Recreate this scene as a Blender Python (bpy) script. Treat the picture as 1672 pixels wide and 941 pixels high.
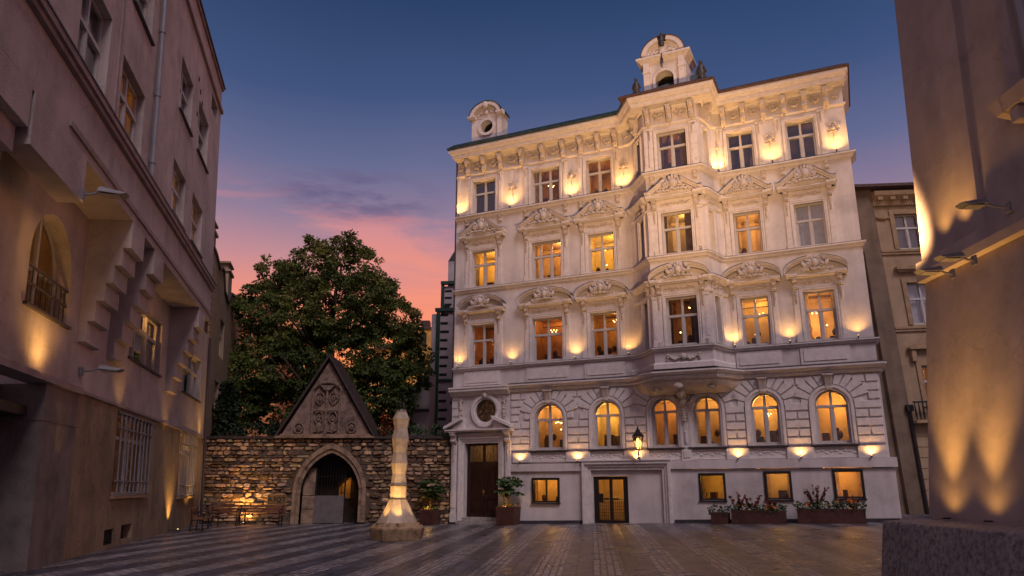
import bpy, bmesh, math, random
from mathutils import Vector, Matrix, noise
R = math.radians
PI = math.pi
rnd = random.Random(7)
for o in list(bpy.data.objects):
    bpy.data.objects.remove(o)
sc = bpy.context.scene
COL = sc.collection

# ------------------------------------------------------------------ camera
cam = bpy.data.cameras.new('camera')
cam.sensor_width = 36.0
cam.lens = 25.845
cam.clip_start = 0.05
cam.clip_end = 3000
camo = bpy.data.objects.new('camera', cam)
camo.location = (0, 0, 1.6)
camo.rotation_euler = (R(90 + 15.184), 0, 0)
COL.objects.link(camo)
sc.camera = camo

# ------------------------------------------------------------------ sky
SUN_AZ_FROM = (0.38, -1.0)      # twilight glow comes from high behind the camera, a little from the right
SUN_EL = 47
world = bpy.data.worlds.new("World")
sc.world = world
world.use_nodes = True
wn = world.node_tree
wn.nodes.clear()
def N(t, kind, **kw):
    n = t.nodes.new(kind)
    for k, v in kw.items():
        if hasattr(n, k) and not isinstance(v, (list,)) and k not in ('inputs',):
            setattr(n, k, v)
    return n
def ramp(t, stops, interp='LINEAR'):
    n = t.nodes.new('ShaderNodeValToRGB')
    cr = n.color_ramp
    cr.interpolation = interp
    while len(cr.elements) < len(stops):
        cr.elements.new(0.5)
    for e, (p, c) in zip(cr.elements, stops):
        e.position = p
        e.color = (c[0], c[1], c[2], 1) if not isinstance(c, (int, float)) else (c, c, c, 1)
    return n
def s2l(r, g, b):
    f = lambda v: (v / 255 / 12.92) if v / 255 <= 0.04045 else ((v / 255 + 0.055) / 1.055) ** 2.4
    return (f(r), f(g), f(b))
L = wn.links
tc = wn.nodes.new('ShaderNodeTexCoord')
sep = wn.nodes.new('ShaderNodeSeparateXYZ'); L.new(tc.outputs['Generated'], sep.inputs[0])
# low noise wobble so the bands are not ruler-straight
wob = wn.nodes.new('ShaderNodeTexNoise'); wob.inputs['Scale'].default_value = 2.2; wob.inputs['Detail'].default_value = 3
L.new(tc.outputs['Generated'], wob.inputs['Vector'])
wa = wn.nodes.new('ShaderNodeMath'); wa.operation = 'MULTIPLY_ADD'
L.new(wob.outputs['Fac'], wa.inputs[0]); wa.inputs[1].default_value = 0.07
wb = wn.nodes.new('ShaderNodeMath'); wb.operation = 'SUBTRACT'; L.new(sep.outputs['Z'], wb.inputs[0]); wb.inputs[1].default_value = 0.035
L.new(wb.outputs[0], wa.inputs[2])
grad = ramp(wn, [(0.0, s2l(232, 122, 50)), (0.10, s2l(242, 132, 66)), (0.20, s2l(244, 136, 92)), (0.25, s2l(224, 134, 118)),
                 (0.295, s2l(184, 130, 138)), (0.35, s2l(136, 116, 142)), (0.42, s2l(92, 98, 136)), (0.50, s2l(56, 76, 118)),
                 (0.60, s2l(36, 58, 96)), (0.8, s2l(24, 40, 72))])
L.new(wa.outputs[0], grad.inputs[0])
# clouds, spread on a high layer: direction.xy / z
mp = wn.nodes.new('ShaderNodeMapping')
mp.inputs['Scale'].default_value = (2.2, 2.2, 9.5)
mp.inputs['Location'].default_value = (3.1, 0.7, 1.3)
L.new(tc.outputs['Generated'], mp.inputs[0])
cn = wn.nodes.new('ShaderNodeTexNoise'); cn.inputs['Scale'].default_value = 1.6; cn.inputs['Detail'].default_value = 8; cn.inputs['Roughness'].default_value = 0.6
cn.inputs['Distortion'].default_value = 0.5
L.new(mp.outputs[0], cn.inputs['Vector'])
cr1 = ramp(wn, [(0.0, 0), (0.50, 0), (0.66, 1), (1, 1)]); L.new(cn.outputs['Fac'], cr1.inputs[0])
band = ramp(wn, [(0.0, 0.3), (0.2, 0.6), (0.30, 1), (0.37, 1), (0.43, 0.15), (0.5, 0), (1, 0)]); L.new(sep.outputs['Z'], band.inputs[0])
cm = wn.nodes.new('ShaderNodeMath'); cm.operation = 'MULTIPLY'; L.new(cr1.outputs[0], cm.inputs[0]); L.new(band.outputs[0], cm.inputs[1])
# one heavier cloud bank, front left
dot = wn.nodes.new('ShaderNodeVectorMath'); dot.operation = 'SUBTRACT'; L.new(tc.outputs['Generated'], dot.inputs[0]); dot.inputs[1].default_value = (-0.205, 0.905, 0.372)
scl = wn.nodes.new('ShaderNodeVectorMath'); scl.operation = 'MULTIPLY'; L.new(dot.outputs[0], scl.inputs[0]); scl.inputs[1].default_value = (8.0, 1.0, 26.0)
ln = wn.nodes.new('ShaderNodeVectorMath'); ln.operation = 'LENGTH'; L.new(scl.outputs[0], ln.inputs[0])
g1 = ramp(wn, [(0.0, 1), (0.45, 0.75), (1.0, 0)]); L.new(ln.outputs['Value'], g1.inputs[0])
cn2 = wn.nodes.new('ShaderNodeTexNoise'); cn2.inputs['Scale'].default_value = 5.0; cn2.inputs['Detail'].default_value = 7; cn2.inputs['Roughness'].default_value = 0.62
L.new(mp.outputs[0], cn2.inputs['Vector'])
cr2 = ramp(wn, [(0.0, 0), (0.42, 0), (0.60, 1), (1, 1)]); L.new(cn2.outputs['Fac'], cr2.inputs[0])
cb = wn.nodes.new('ShaderNodeMath'); cb.operation = 'MULTIPLY'; L.new(g1.outputs[0], cb.inputs[0]); L.new(cr2.outputs[0], cb.inputs[1])
cloudcol = ramp(wn, [(0.0, s2l(250, 142, 92)), (0.26, s2l(234, 138, 112)), (0.33, s2l(200, 132, 136)), (0.40, s2l(112, 98, 132)), (0.5, s2l(70, 76, 112))])
L.new(sep.outputs['Z'], cloudcol.inputs[0])
mx1 = wn.nodes.new('ShaderNodeMix'); mx1.data_type = 'RGBA'
L.new(cm.outputs[0], mx1.inputs['Factor']); L.new(grad.outputs[0], mx1.inputs['A']); L.new(cloudcol.outputs[0], mx1.inputs['B'])
mx2 = wn.nodes.new('ShaderNodeMix'); mx2.data_type = 'RGBA'
L.new(cb.outputs[0], mx2.inputs['Factor']); L.new(mx1.outputs['Result'], mx2.inputs['A']); mx2.inputs['B'].default_value = (*s2l(92, 84, 122), 1)
# the half of the sky behind the camera: unseen, brightened to pale lilac to light the facade
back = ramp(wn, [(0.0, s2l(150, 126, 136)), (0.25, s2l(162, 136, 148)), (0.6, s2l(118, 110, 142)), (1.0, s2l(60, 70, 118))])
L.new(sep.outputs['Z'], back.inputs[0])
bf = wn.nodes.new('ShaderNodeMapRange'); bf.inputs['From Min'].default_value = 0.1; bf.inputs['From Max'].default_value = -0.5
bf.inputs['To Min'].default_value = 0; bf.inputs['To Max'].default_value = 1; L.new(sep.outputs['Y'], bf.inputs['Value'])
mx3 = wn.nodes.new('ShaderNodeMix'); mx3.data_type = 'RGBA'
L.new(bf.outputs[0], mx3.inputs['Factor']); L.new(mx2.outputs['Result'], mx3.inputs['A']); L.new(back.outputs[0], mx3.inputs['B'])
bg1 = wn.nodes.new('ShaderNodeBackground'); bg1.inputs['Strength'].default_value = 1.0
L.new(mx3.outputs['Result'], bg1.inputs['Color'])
nish = wn.nodes.new('ShaderNodeTexSky'); nish.sky_type = 'NISHITA'; nish.sun_disc = False
nish.sun_elevation = R(1.0); nish.sun_rotation = R(180 + math.degrees(math.atan2(SUN_AZ_FROM[0], SUN_AZ_FROM[1])))
bg2 = wn.nodes.new('ShaderNodeBackground'); bg2.inputs['Strength'].default_value = 0.01
L.new(nish.outputs[0], bg2.inputs['Color'])
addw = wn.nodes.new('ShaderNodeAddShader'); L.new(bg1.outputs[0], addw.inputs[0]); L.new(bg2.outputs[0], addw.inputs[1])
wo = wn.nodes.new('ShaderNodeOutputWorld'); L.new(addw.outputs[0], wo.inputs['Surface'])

sun = bpy.data.lights.new('twilight_sun', 'SUN')
sun.energy = 1.2
sun.angle = R(20)
sun.color = (1.0, 0.82, 0.86)
suno = bpy.data.objects.new('twilight_sun', sun)
dv = Vector((-SUN_AZ_FROM[0], -SUN_AZ_FROM[1], -math.tan(R(SUN_EL)) * math.hypot(*SUN_AZ_FROM)))
suno.rotation_euler = dv.to_track_quat('-Z', 'Y').to_euler()
COL.objects.link(suno)

sc.view_settings.view_transform = 'Standard'
sc.view_settings.look = 'None'
sc.view_settings.exposure = 0.14
sc.view_settings.gamma = 1.0
sc.view_settings.use_curve_mapping = False
sc.render.engine = 'CYCLES'
sc.cycles.use_denoising = True
sc.cycles.max_bounces = 5
sc.cycles.diffuse_bounces = 2
sc.cycles.glossy_bounces = 2
sc.cycles.transmission_bounces = 3
sc.cycles.transparent_max_bounces = 8
sc.cycles.sample_clamp_indirect = 3.0
sc.cycles.caustics_reflective = False
sc.cycles.caustics_refractive = False

WARM = (1.0, 0.50, 0.13)
AMBER = (1.0, 0.46, 0.10)

# ------------------------------------------------------------------ materials
MATS = {}
def mat(name, col, rough=0.8, var=0.12, nscale=3.0, bump=0.0, bscale=30.0, metal=0.0, col2=None, streak=0.0, spec=0.5, gloss_var=0.0, attr=None, crack=0.0):
    if name in MATS: return MATS[name]
    m = bpy.data.materials.new(name); m.use_nodes = True
    t = m.node_tree; nd = t.nodes; lk = t.links
    b = nd['Principled BSDF']
    b.inputs['Roughness'].default_value = rough
    b.inputs['Metallic'].default_value = metal
    b.inputs['Specular IOR Level'].default_value = spec
    tcn = nd.new('ShaderNodeTexCoord')
    n1 = nd.new('ShaderNodeTexNoise'); n1.inputs['Scale'].default_value = nscale; n1.inputs['Detail'].default_value = 6; n1.inputs['Roughness'].default_value = 0.62
    lk.new(tcn.outputs['Object'], n1.inputs['Vector'])
    c2 = col2 if col2 else tuple(c * (1 - var * 2.4) for c in col)
    c1 = tuple(min(1, c * (1 + var * 0.7)) for c in col)
    rp = ramp(t, [(0.28, c2), (0.55, col), (0.78, c1)])
    lk.new(n1.outputs['Fac'], rp.inputs[0])
    out = rp.outputs[0]
    if streak > 0:     # rain streaks that run down the surface
        mpn = nd.new('ShaderNodeMapping'); mpn.inputs['Scale'].default_value = (2.3, 2.3, 0.30)
        lk.new(tcn.outputs['Object'], mpn.inputs[0])
        n2 = nd.new('ShaderNodeTexNoise'); n2.inputs['Scale'].default_value = 1.0; n2.inputs['Detail'].default_value = 5
        lk.new(mpn.outputs[0], n2.inputs['Vector'])
        r2 = ramp(t, [(0.36, 1 - streak), (0.60, 1)])
        lk.new(n2.outputs['Fac'], r2.inputs[0])
        mm = nd.new('ShaderNodeMix'); mm.data_type = 'RGBA'; mm.blend_type = 'MULTIPLY'; mm.inputs['Factor'].default_value = 1
        lk.new(out, mm.inputs['A']); lk.new(r2.outputs[0], mm.inputs['B']); out = mm.outputs['Result']
    if crack > 0:      # hairline cracks and repaired patches in the render
        vd = nd.new('ShaderNodeTexNoise'); vd.inputs['Scale'].default_value = 2.0; vd.inputs['Detail'].default_value = 5; lk.new(tcn.outputs['Object'], vd.inputs['Vector'])
        va = nd.new('ShaderNodeVectorMath'); va.operation = 'MULTIPLY_ADD'; lk.new(vd.outputs['Color'], va.inputs[0]); va.inputs[1].default_value = (1.2, 1.2, 1.2); lk.new(tcn.outputs['Object'], va.inputs[2])
        vo = nd.new('ShaderNodeTexVoronoi'); vo.feature = 'DISTANCE_TO_EDGE'; vo.inputs['Scale'].default_value = 0.42; lk.new(va.outputs[0], vo.inputs['Vector'])
        rc = ramp(t, [(0.0, 1 - crack), (0.0045, 1 - crack * .6), (0.009, 1)]); lk.new(vo.outputs['Distance'], rc.inputs[0])
        vp = nd.new('ShaderNodeTexNoise'); vp.inputs['Scale'].default_value = 0.35; vp.inputs['Detail'].default_value = 8; vp.inputs['Roughness'].default_value = .7; lk.new(tcn.outputs['Object'], vp.inputs['Vector'])
        rp2 = ramp(t, [(0.38, .84), (0.47, .97), (0.56, 1.0), (0.64, 1.06)]); lk.new(vp.outputs['Fac'], rp2.inputs[0])
        for src in (rc, rp2):
            mm = nd.new('ShaderNodeMix'); mm.data_type = 'RGBA'; mm.blend_type = 'MULTIPLY'; mm.inputs['Factor'].default_value = 1
            lk.new(out, mm.inputs['A']); lk.new(src.outputs[0], mm.inputs['B']); out = mm.outputs['Result']
    if attr:
        an = nd.new('ShaderNodeAttribute'); an.attribute_name = attr
        mm = nd.new('ShaderNodeMix'); mm.data_type = 'RGBA'; mm.blend_type = 'MULTIPLY'; mm.inputs['Factor'].default_value = 1
        lk.new(out, mm.inputs['A']); lk.new(an.outputs['Color'], mm.inputs['B']); out = mm.outputs['Result']
    lk.new(out, b.inputs['Base Color'])
    if bump > 0:
        n3 = nd.new('ShaderNodeTexNoise'); n3.inputs['Scale'].default_value = bscale; n3.inputs['Detail'].default_value = 5
        lk.new(tcn.outputs['Object'], n3.inputs['Vector'])
        bp = nd.new('ShaderNodeBump'); bp.inputs['Strength'].default_value = bump; bp.inputs['Distance'].default_value = 0.03
        lk.new(n3.outputs['Fac'], bp.inputs['Height']); lk.new(bp.outputs[0], b.inputs['Normal'])
    MATS[name] = m
    return m
def emis(name, col, strength):
    if name in MATS: return MATS[name]
    m = bpy.data.materials.new(name); m.use_nodes = True
    b = m.node_tree.nodes['Principled BSDF']
    b.inputs['Base Color'].default_value = (*col, 1)
    b.inputs['Emission Color'].default_value = (*col, 1); b.inputs['Emission Strength'].default_value = strength
    MATS[name] = m; return m
def glass(name, refl=0.10, tint=(1, 1, 1), rough=0.02):
    if name in MATS: return MATS[name]
    m = bpy.data.materials.new(name); m.use_nodes = True
    t = m.node_tree; t.nodes.clear(); lk = t.links
    tr = t.nodes.new('ShaderNodeBsdfTransparent'); tr.inputs[0].default_value = (*tint, 1)
    gl = t.nodes.new('ShaderNodeBsdfGlossy'); gl.inputs['Roughness'].default_value = rough
    n1 = t.nodes.new('ShaderNodeTexNoise'); n1.inputs['Scale'].default_value = 1.3
    tcn = t.nodes.new('ShaderNodeTexCoord'); lk.new(tcn.outputs['Object'], n1.inputs['Vector'])
    bp = t.nodes.new('ShaderNodeBump'); bp.inputs['Strength'].default_value = 0.12; bp.inputs['Distance'].default_value = 0.08
    lk.new(n1.outputs['Fac'], bp.inputs['Height']); lk.new(bp.outputs[0], gl.inputs['Normal'])
    fr = t.nodes.new('ShaderNodeFresnel'); fr.inputs['IOR'].default_value = 1.5
    ad = t.nodes.new('ShaderNodeMath'); ad.operation = 'ADD'; ad.use_clamp = True; ad.inputs[1].default_value = refl
    lk.new(fr.outputs[0], ad.inputs[0])
    mx = t.nodes.new('ShaderNodeMixShader'); lk.new(ad.outputs[0], mx.inputs[0]); lk.new(tr.outputs[0], mx.inputs[1]); lk.new(gl.outputs[0], mx.inputs[2])
    o = t.nodes.new('ShaderNodeOutputMaterial'); lk.new(mx.outputs[0], o.inputs[0])
    MATS[name] = m; return m

M_WHITE = mat('white_plaster', (0.72, 0.66, 0.63), 0.85, 0.06, 0.7, 0.25, 60, streak=0.14, crack=0.06)
M_TRIM = mat('white_stucco_trim', (0.74, 0.68, 0.64), 0.8, 0.08, 5.0, 0.3, 50)
M_STUCCO = mat('ornament_stucco', (0.62, 0.54, 0.47), 0.85, 0.12, 4.0, 0.3, 40)
M_SILL = mat('dark_sill_metal', (0.06, 0.05, 0.05), 0.5, 0.1)
M_WFRAME = mat('white_window_paint', (0.52, 0.49, 0.46), 0.45, 0.05)
M_BFRAME = mat('black_frame_paint', (0.015, 0.013, 0.012), 0.4, 0.1)
M_GLASS = glass('window_glass', 0.03)
M_GLASSR = glass('window_glass_reflective', 0.15)
M_ROOM = mat('room_wall', (0.62, 0.45, 0.25), 0.9, 0.15, 2)
M_ROOMD = mat('unlit_room_wall', (0.10, 0.065, 0.06), 0.9, 0.3, 2)  # shade of an unlit room put into a darker wall colour
M_ROOM2 = mat('room_wall_rust', (0.45, 0.24, 0.12), 0.9, 0.2, 2)
M_ROOM3 = mat('room_wall_yellow', (0.70, 0.55, 0.30), 0.9, 0.1, 2)
M_CURT = mat('curtain_fabric', (0.68, 0.55, 0.36), 0.9, 0.2, 6)
def translucent(m, f=0.55):
    t = m.node_tree; b = t.nodes['Principled BSDF']; o = t.nodes['Material Output']
    tr = t.nodes.new('ShaderNodeBsdfTranslucent'); mx = t.nodes.new('ShaderNodeMixShader'); mx.inputs[0].default_value = f
    src = b.inputs['Base Color'].links[0].from_socket; t.links.new(src, tr.inputs[0])
    t.links.new(b.outputs[0], mx.inputs[1]); t.links.new(tr.outputs[0], mx.inputs[2]); t.links.new(mx.outputs[0], o.inputs['Surface']); return m
translucent(M_CURT)
M_FURN = mat('dark_furniture', (0.10, 0.05, 0.025), 0.5, 0.2, 4)
M_COPPER = mat('green_copper_roof', (0.03, 0.055, 0.05), 0.5, 0.3, 4)
M_TILE = mat('brown_roof_tile', (0.09, 0.05, 0.04), 0.7, 0.3, 8, 0.5, 12)
M_BRONZE = mat('dark_bronze', (0.05, 0.045, 0.04), 0.5, 0.2, 12)
M_DOOR = mat('dark_brown_door_wood', (0.030, 0.011, 0.008), 0.3, 0.3, 6, 0.2, 30)
M_PINK = mat('pink_grey_plaster', (0.50, 0.43, 0.405), 0.9, 0.13, 0.8, 0.35, 25, streak=0.10, crack=0.22)
M_PINKT = mat('pink_trim', (0.32, 0.25, 0.24), 0.85, 0.15, 2, 0.2, 30)
M_OCHRE = mat('worn_ochre_plaster', (0.31, 0.235, 0.15), 0.9, 0.2, 0.9, 0.4, 18, streak=0.14, crack=0.35)
M_GREYST = mat('grey_pilaster_stone', (0.20, 0.17, 0.16), 0.85, 0.2, 1.5, 0.4, 18, streak=0.15)
M_OCHRE2 = mat('pale_ochre_plaster', (0.40, 0.29, 0.18), 0.9, 0.12, 1.0, 0.3, 25, streak=0.14)
M_OCHTRIM = mat('ochre_trim', (0.36, 0.25, 0.14), 0.85, 0.15, 3, 0.3, 20)
M_RIGHT = mat('brown_grey_render', (0.58, 0.475, 0.405), 0.9, 0.10, 1.2, 0.12, 6, streak=0.08, crack=0.14)
M_GRAN = mat('speckled_granite', (0.46, 0.42, 0.38), 0.6, 0.34, 14, 0.35, 60, crack=0.3, streak=0.15)
M_STEEL = mat('grey_steel_sheet', (0.22, 0.20, 0.20), 0.45, 0.15, 3, 0.1, 10, metal=0.5)
M_GREYM = mat('grey_painted_metal', (0.22, 0.22, 0.24), 0.45, 0.1)
M_CORTEN = mat('brown_planter_metal', (0.085, 0.030, 0.020), 0.6, 0.25, 5)
M_BENCH = mat('bench_wood', (0.20, 0.085, 0.045), 0.5, 0.3, 9, 0.3, 30)
M_IRON = mat('black_iron', (0.012, 0.011, 0.011), 0.45, 0.1)
M_SOIL = mat('dark_soil', (0.03, 0.02, 0.012), 0.95, 0.3, 15)
M_STONEB = mat('rubble_stone', (0.46, 0.32, 0.19), 0.85, 0.3, 5, 0.9, 22, attr='tint')
M_MORTAR = mat('old_mortar', (0.12, 0.085, 0.06), 0.95, 0.3, 6, 0.8, 20)
M_SAND = mat('sandstone_blocks', (0.32, 0.22, 0.145), 0.85, 0.3, 3, 0.7, 16)
M_GABLE = mat('stained_gable_plaster', (0.27, 0.185, 0.145), 0.9, 0.36, 1.6, 0.6, 14)
M_RELIEF = mat('carved_relief_stone', (0.24, 0.17, 0.125), 0.9, 0.3, 6, 0.6, 25)
M_COPING = mat('dark_coping', (0.05, 0.035, 0.03), 0.6, 0.3, 4)
M_SCULPT = mat('pale_cast_stone', (0.50, 0.41, 0.30), 0.5, 0.2, 2.5, 0.25, 30)
M_SCBASE = mat('rusty_rough_stone', (0.34, 0.235, 0.13), 0.7, 0.28, 5, 0.8, 18)
M_BARK = mat('bark', (0.06, 0.045, 0.03), 0.9, 0.3, 8, 0.6, 20)
M_BLACK = mat('dark_interior', (0.012, 0.009, 0.008), 0.9, 0.1)
M_CHURCH = mat('grey_white_render', (0.52, 0.46, 0.45), 0.9, 0.12, 1.0, 0.3, 16)
M_GREENP = mat('dark_green_metal', (0.008, 0.045, 0.035), 0.5, 0.15)
M_NOTCH = mat('dark_slit', (0.015, 0.015, 0.017), 0.9, 0.1)
M_FARWALL = mat('far_yellow_wall', (0.55, 0.33, 0.10), 0.9, 0.15, 1)
M_LANTERN = emis('lantern_glow', (1.0, 0.50, 0.14), 5)
M_BULB = emis('bulb_glow', (1.0, 0.55, 0.18), 14)
M_LENS = emis('uplight_lens', (1.0, 0.62, 0.25), 9)

def leafmat(name, cA, cB, cC):
    m = bpy.data.materials.new(name); m.use_nodes = True
    t = m.node_tree; lk = t.links; b = t.nodes['Principled BSDF']
    b.inputs['Roughness'].default_value = 0.55
    b.inputs['Specular IOR Level'].default_value = 0.3
    an = t.nodes.new('ShaderNodeAttribute'); an.attribute_name = 'tint'
    rp = ramp(t, [(0.0, cA), (0.5, cB), (1.0, cC)]); lk.new(an.outputs['Fac'], rp.inputs[0])
    lk.new(rp.outputs[0], b.inputs['Base Color'])
    return m
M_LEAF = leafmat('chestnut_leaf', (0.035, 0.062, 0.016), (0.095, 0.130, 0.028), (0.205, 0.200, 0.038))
M_LEAFD = leafmat('dark_shrub_leaf', (0.010, 0.022, 0.012), (0.02, 0.04, 0.018), (0.04, 0.06, 0.02))
M_LEAFP = leafmat('pot_plant_leaf', (0.03, 0.06, 0.02), (0.05, 0.10, 0.03), (0.09, 0.13, 0.04))
M_LEAFR = leafmat('red_brown_leaf', (0.10, 0.015, 0.012), (0.18, 0.04, 0.02), (0.30, 0.08, 0.03))
M_FLOW = leafmat('orange_petal', (0.75, 0.16, 0.02), (0.85, 0.28, 0.03), (0.80, 0.42, 0.08))

# ------------------------------------------------------------------ mesh builder
ICO = None
def ico():
    global ICO
    if ICO is None:
        bm = bmesh.new(); bmesh.ops.create_icosphere(bm, subdivisions=2, radius=1)
        ICO = ([v.co.copy() for v in bm.verts], [tuple(v.index for v in f.verts) for f in bm.faces]); bm.free()
    return ICO
ICO1 = None
def ico1():
    global ICO1
    if ICO1 is None:
        bm = bmesh.new(); bmesh.ops.create_icosphere(bm, subdivisions=1, radius=1)
        ICO1 = ([v.co.copy() for v in bm.verts], [tuple(v.index for v in f.verts) for f in bm.faces]); bm.free()
    return ICO1
class MB:
    def __init__(s, T=None):
        s.v = []; s.f = []; s.T = T; s.tint = []; s.mi = []
    def add(s, vs, fs, mi=0, tint=None):
        k = len(s.v)
        s.v.extend([Vector(v) for v in vs])
        for f in fs:
            s.f.append(tuple(i + k for i in f)); s.mi.append(mi); s.tint.append(tint)
    def box(s, x0, x1, y0, y1, z0, z1, mi=0, tint=None):
        s.add([(x0, y0, z0), (x1, y0, z0), (x1, y1, z0), (x0, y1, z0), (x0, y0, z1), (x1, y0, z1), (x1, y1, z1), (x0, y1, z1)],
              [(0, 3, 2, 1), (4, 5, 6, 7), (0, 1, 5, 4), (1, 2, 6, 5), (2, 3, 7, 6), (3, 0, 4, 7)], mi, tint)
    def prism(s, poly, y0, y1, mi=0):          # polygon in x,z extruded along y
        n = len(poly)
        s.add([(p[0], y0, p[1]) for p in poly] + [(p[0], y1, p[1]) for p in poly],
              [tuple(range(n)), tuple(range(2 * n - 1, n - 1, -1))] + [(i, i + n, (i + 1) % n + n, (i + 1) % n) for i in range(n)], mi)
    def prismx(s, poly, x0, x1, mi=0):         # polygon in (y,z) extruded along x
        n = len(poly)
        s.add([(x0, p[0], p[1]) for p in poly] + [(x1, p[0], p[1]) for p in poly],
              [tuple(range(n)), tuple(range(2 * n - 1, n - 1, -1))] + [(i, i + n, (i + 1) % n + n, (i + 1) % n) for i in range(n)], mi)
    def tube(s, pts, r, n=8, closed=False, mi=0):
        pts = [Vector(p) for p in pts]; m = len(pts)
        rr = r if isinstance(r, (list, tuple)) else [r] * m
        vs = []; prev = None
        for i, p in enumerate(pts):
            a = pts[(i - 1) % m] if (i > 0 or closed) else p
            b = pts[(i + 1) % m] if (i < m - 1 or closed) else p
            d = (b - a)
            if d.length < 1e-9: d = Vector((0, 0, 1))
            d.normalize()
            if prev is None:
                up = Vector((0, 0, 1)) if abs(d.z) < 0.9 else Vector((1, 0, 0))
                u = d.cross(up).normalized()
            else:
                u = prev - d * prev.dot(d)
                u = u.normalized() if u.length > 1e-6 else d.orthogonal().normalized()
            w = d.cross(u); prev = u
            for k in range(n):
                an = 2 * PI * k / n
                vs.append(p + (u * math.cos(an) + w * math.sin(an)) * rr[i])
        fs = []
        for i in range(m if closed else m - 1):
            for k in range(n):
                j = (i + 1) % m
                fs.append((i * n + k, i * n + (k + 1) % n, j * n + (k + 1) % n, j * n + k))
        if not closed:
            fs.append(tuple(range(n - 1, -1, -1))); fs.append(tuple((m - 1) * n + k for k in range(n)))
        s.add(vs, fs, mi)
    def lathe(s, prof, c=(0, 0), n=24, a0=0.0, mi=0, tint=None):
        vs = []
        for (r, z) in prof:
            for k in range(n):
                a = a0 + 2 * PI * k / n
                vs.append((c[0] + r * math.cos(a), c[1] + r * math.sin(a), z))
        fs = []
        for i in range(len(prof) - 1):
            for k in range(n):
                fs.append((i * n + k, i * n + (k + 1) % n, (i + 1) * n + (k + 1) % n, (i + 1) * n + k))
        fs.append(tuple(range(n - 1, -1, -1))); fs.append(tuple((len(prof) - 1) * n + k for k in range(n)))
        s.add(vs, fs, mi, tint)
    def blob(s, c, r, low=True, mi=0, rot=0.0):
        V, F = ico1() if low else ico()
        if not isinstance(r, (tuple, list)): r = (r, r, r)
        ca, sa = math.cos(rot), math.sin(rot)
        vs = []
        for v in V:
            x, z = v.x * r[0], v.z * r[2]
            vs.append((c[0] + x * ca - z * sa, c[1] + v.y * r[1], c[2] + x * sa + z * ca))
        s.add(vs, F, mi)
    def mould(s, path, prof, closed_prof=True, mi=0):   # path: (s,d) plan points; prof: (out,z)
        n = len(path); P = [Vector((p[0], p[1])) for p in path]
        nor = []
        for i in range(n - 1):
            d = (P[i + 1] - P[i]).normalized(); nor.append(Vector((-d.y, d.x)))
        vs = []
        for i in range(n):
            if i == 0: m = nor[0]
            elif i == n - 1: m = nor[-1]
            else:
                m = nor[i - 1] + nor[i]
                m = m / max(0.35, m.length_squared) * 2 if m.length_squared > 1e-6 else nor[i]
                m = (nor[i - 1] + nor[i]).normalized() / max(0.5, (nor[i - 1] + nor[i]).normalized().dot(nor[i]))
            for (o, z) in prof:
                q = P[i] + m * o
                vs.append((q.x, -q.y, z))
        k = len(prof); fs = []
        for i in range(n - 1):
            for j in range(k if closed_prof else k - 1):
                fs.append((i * k + j, (i + 1) * k + j, (i + 1) * k + (j + 1) % k, i * k + (j + 1) % k))
        if closed_prof:
            fs.append(tuple(range(k))); fs.append(tuple((n - 1) * k + j for j in range(k - 1, -1, -1)))
        s.add(vs, fs, mi)
    def build(s, name, m, parent=None, smooth=False, fixn=True, bevel=0.0):
        me = bpy.data.meshes.new(name)
        vs = [s.T(v) for v in s.v] if s.T else s.v
        me.from_pydata([tuple(v) for v in vs], [], s.f)
        ms = m if isinstance(m, (list, tuple)) else [m]
        for q in ms: me.materials.append(q)
        if len(ms) > 1: me.polygons.foreach_set('material_index', s.mi)
        if any(t is not None for t in s.tint):
            at = me.color_attributes.new('tint', 'FLOAT_COLOR', 'CORNER')
            data = []
            for p, t in zip(me.polygons, s.tint):
                t = (1, 1, 1) if t is None else (t if isinstance(t, tuple) else (t, t, t))
                data.extend([t[0], t[1], t[2], 1.0] * p.loop_total)
            at.data.foreach_set('color', data)
        if fixn:
            bm = bmesh.new(); bm.from_mesh(me); bmesh.ops.recalc_face_normals(bm, faces=bm.faces); bm.to_mesh(me); bm.free()
        if smooth: me.polygons.foreach_set('use_smooth', [True] * len(me.polygons))
        me.update()
        o = bpy.data.objects.new(name, me); COL.objects.link(o)
        if parent: o.parent = parent
        if bevel > 0:
            md = o.modifiers.new('bevel', 'BEVEL'); md.width = bevel; md.segments = 2; md.limit_method = 'ANGLE'; md.angle_limit = R(35)
        return o

def tag(o, label=None, cat=None, group=None, kind=None):
    if label: o['label'] = label
    if cat: o['category'] = cat
    if group: o['group'] = group
    if kind: o['kind'] = kind
    return o
def empty(name, loc, rot=(0, 0, 0), label=None, cat=None, group=None):
    o = bpy.data.objects.new(name, None); o.location = loc; o.rotation_euler = rot; o.empty_display_size = 0.3
    COL.objects.link(o); return tag(o, label, cat, group)
def lamp(kind, parent, loc, power, col=WARM, target=None, size=60, blend=0.8, radius=0.04):
    l = bpy.data.lights.new('lamp_light', kind); l.energy = power; l.color = col
    l.shadow_soft_size = radius
    if kind == 'SPOT':
        l.spot_size = R(size); l.spot_blend = blend
    o = bpy.data.objects.new('lamp_light', l); o.location = loc
    if target is not None:
        o.rotation_euler = (Vector(target) - Vector(loc)).to_track_quat('-Z', 'Y').to_euler()
    COL.objects.link(o)
    if parent: o.parent = parent
    return o

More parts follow.
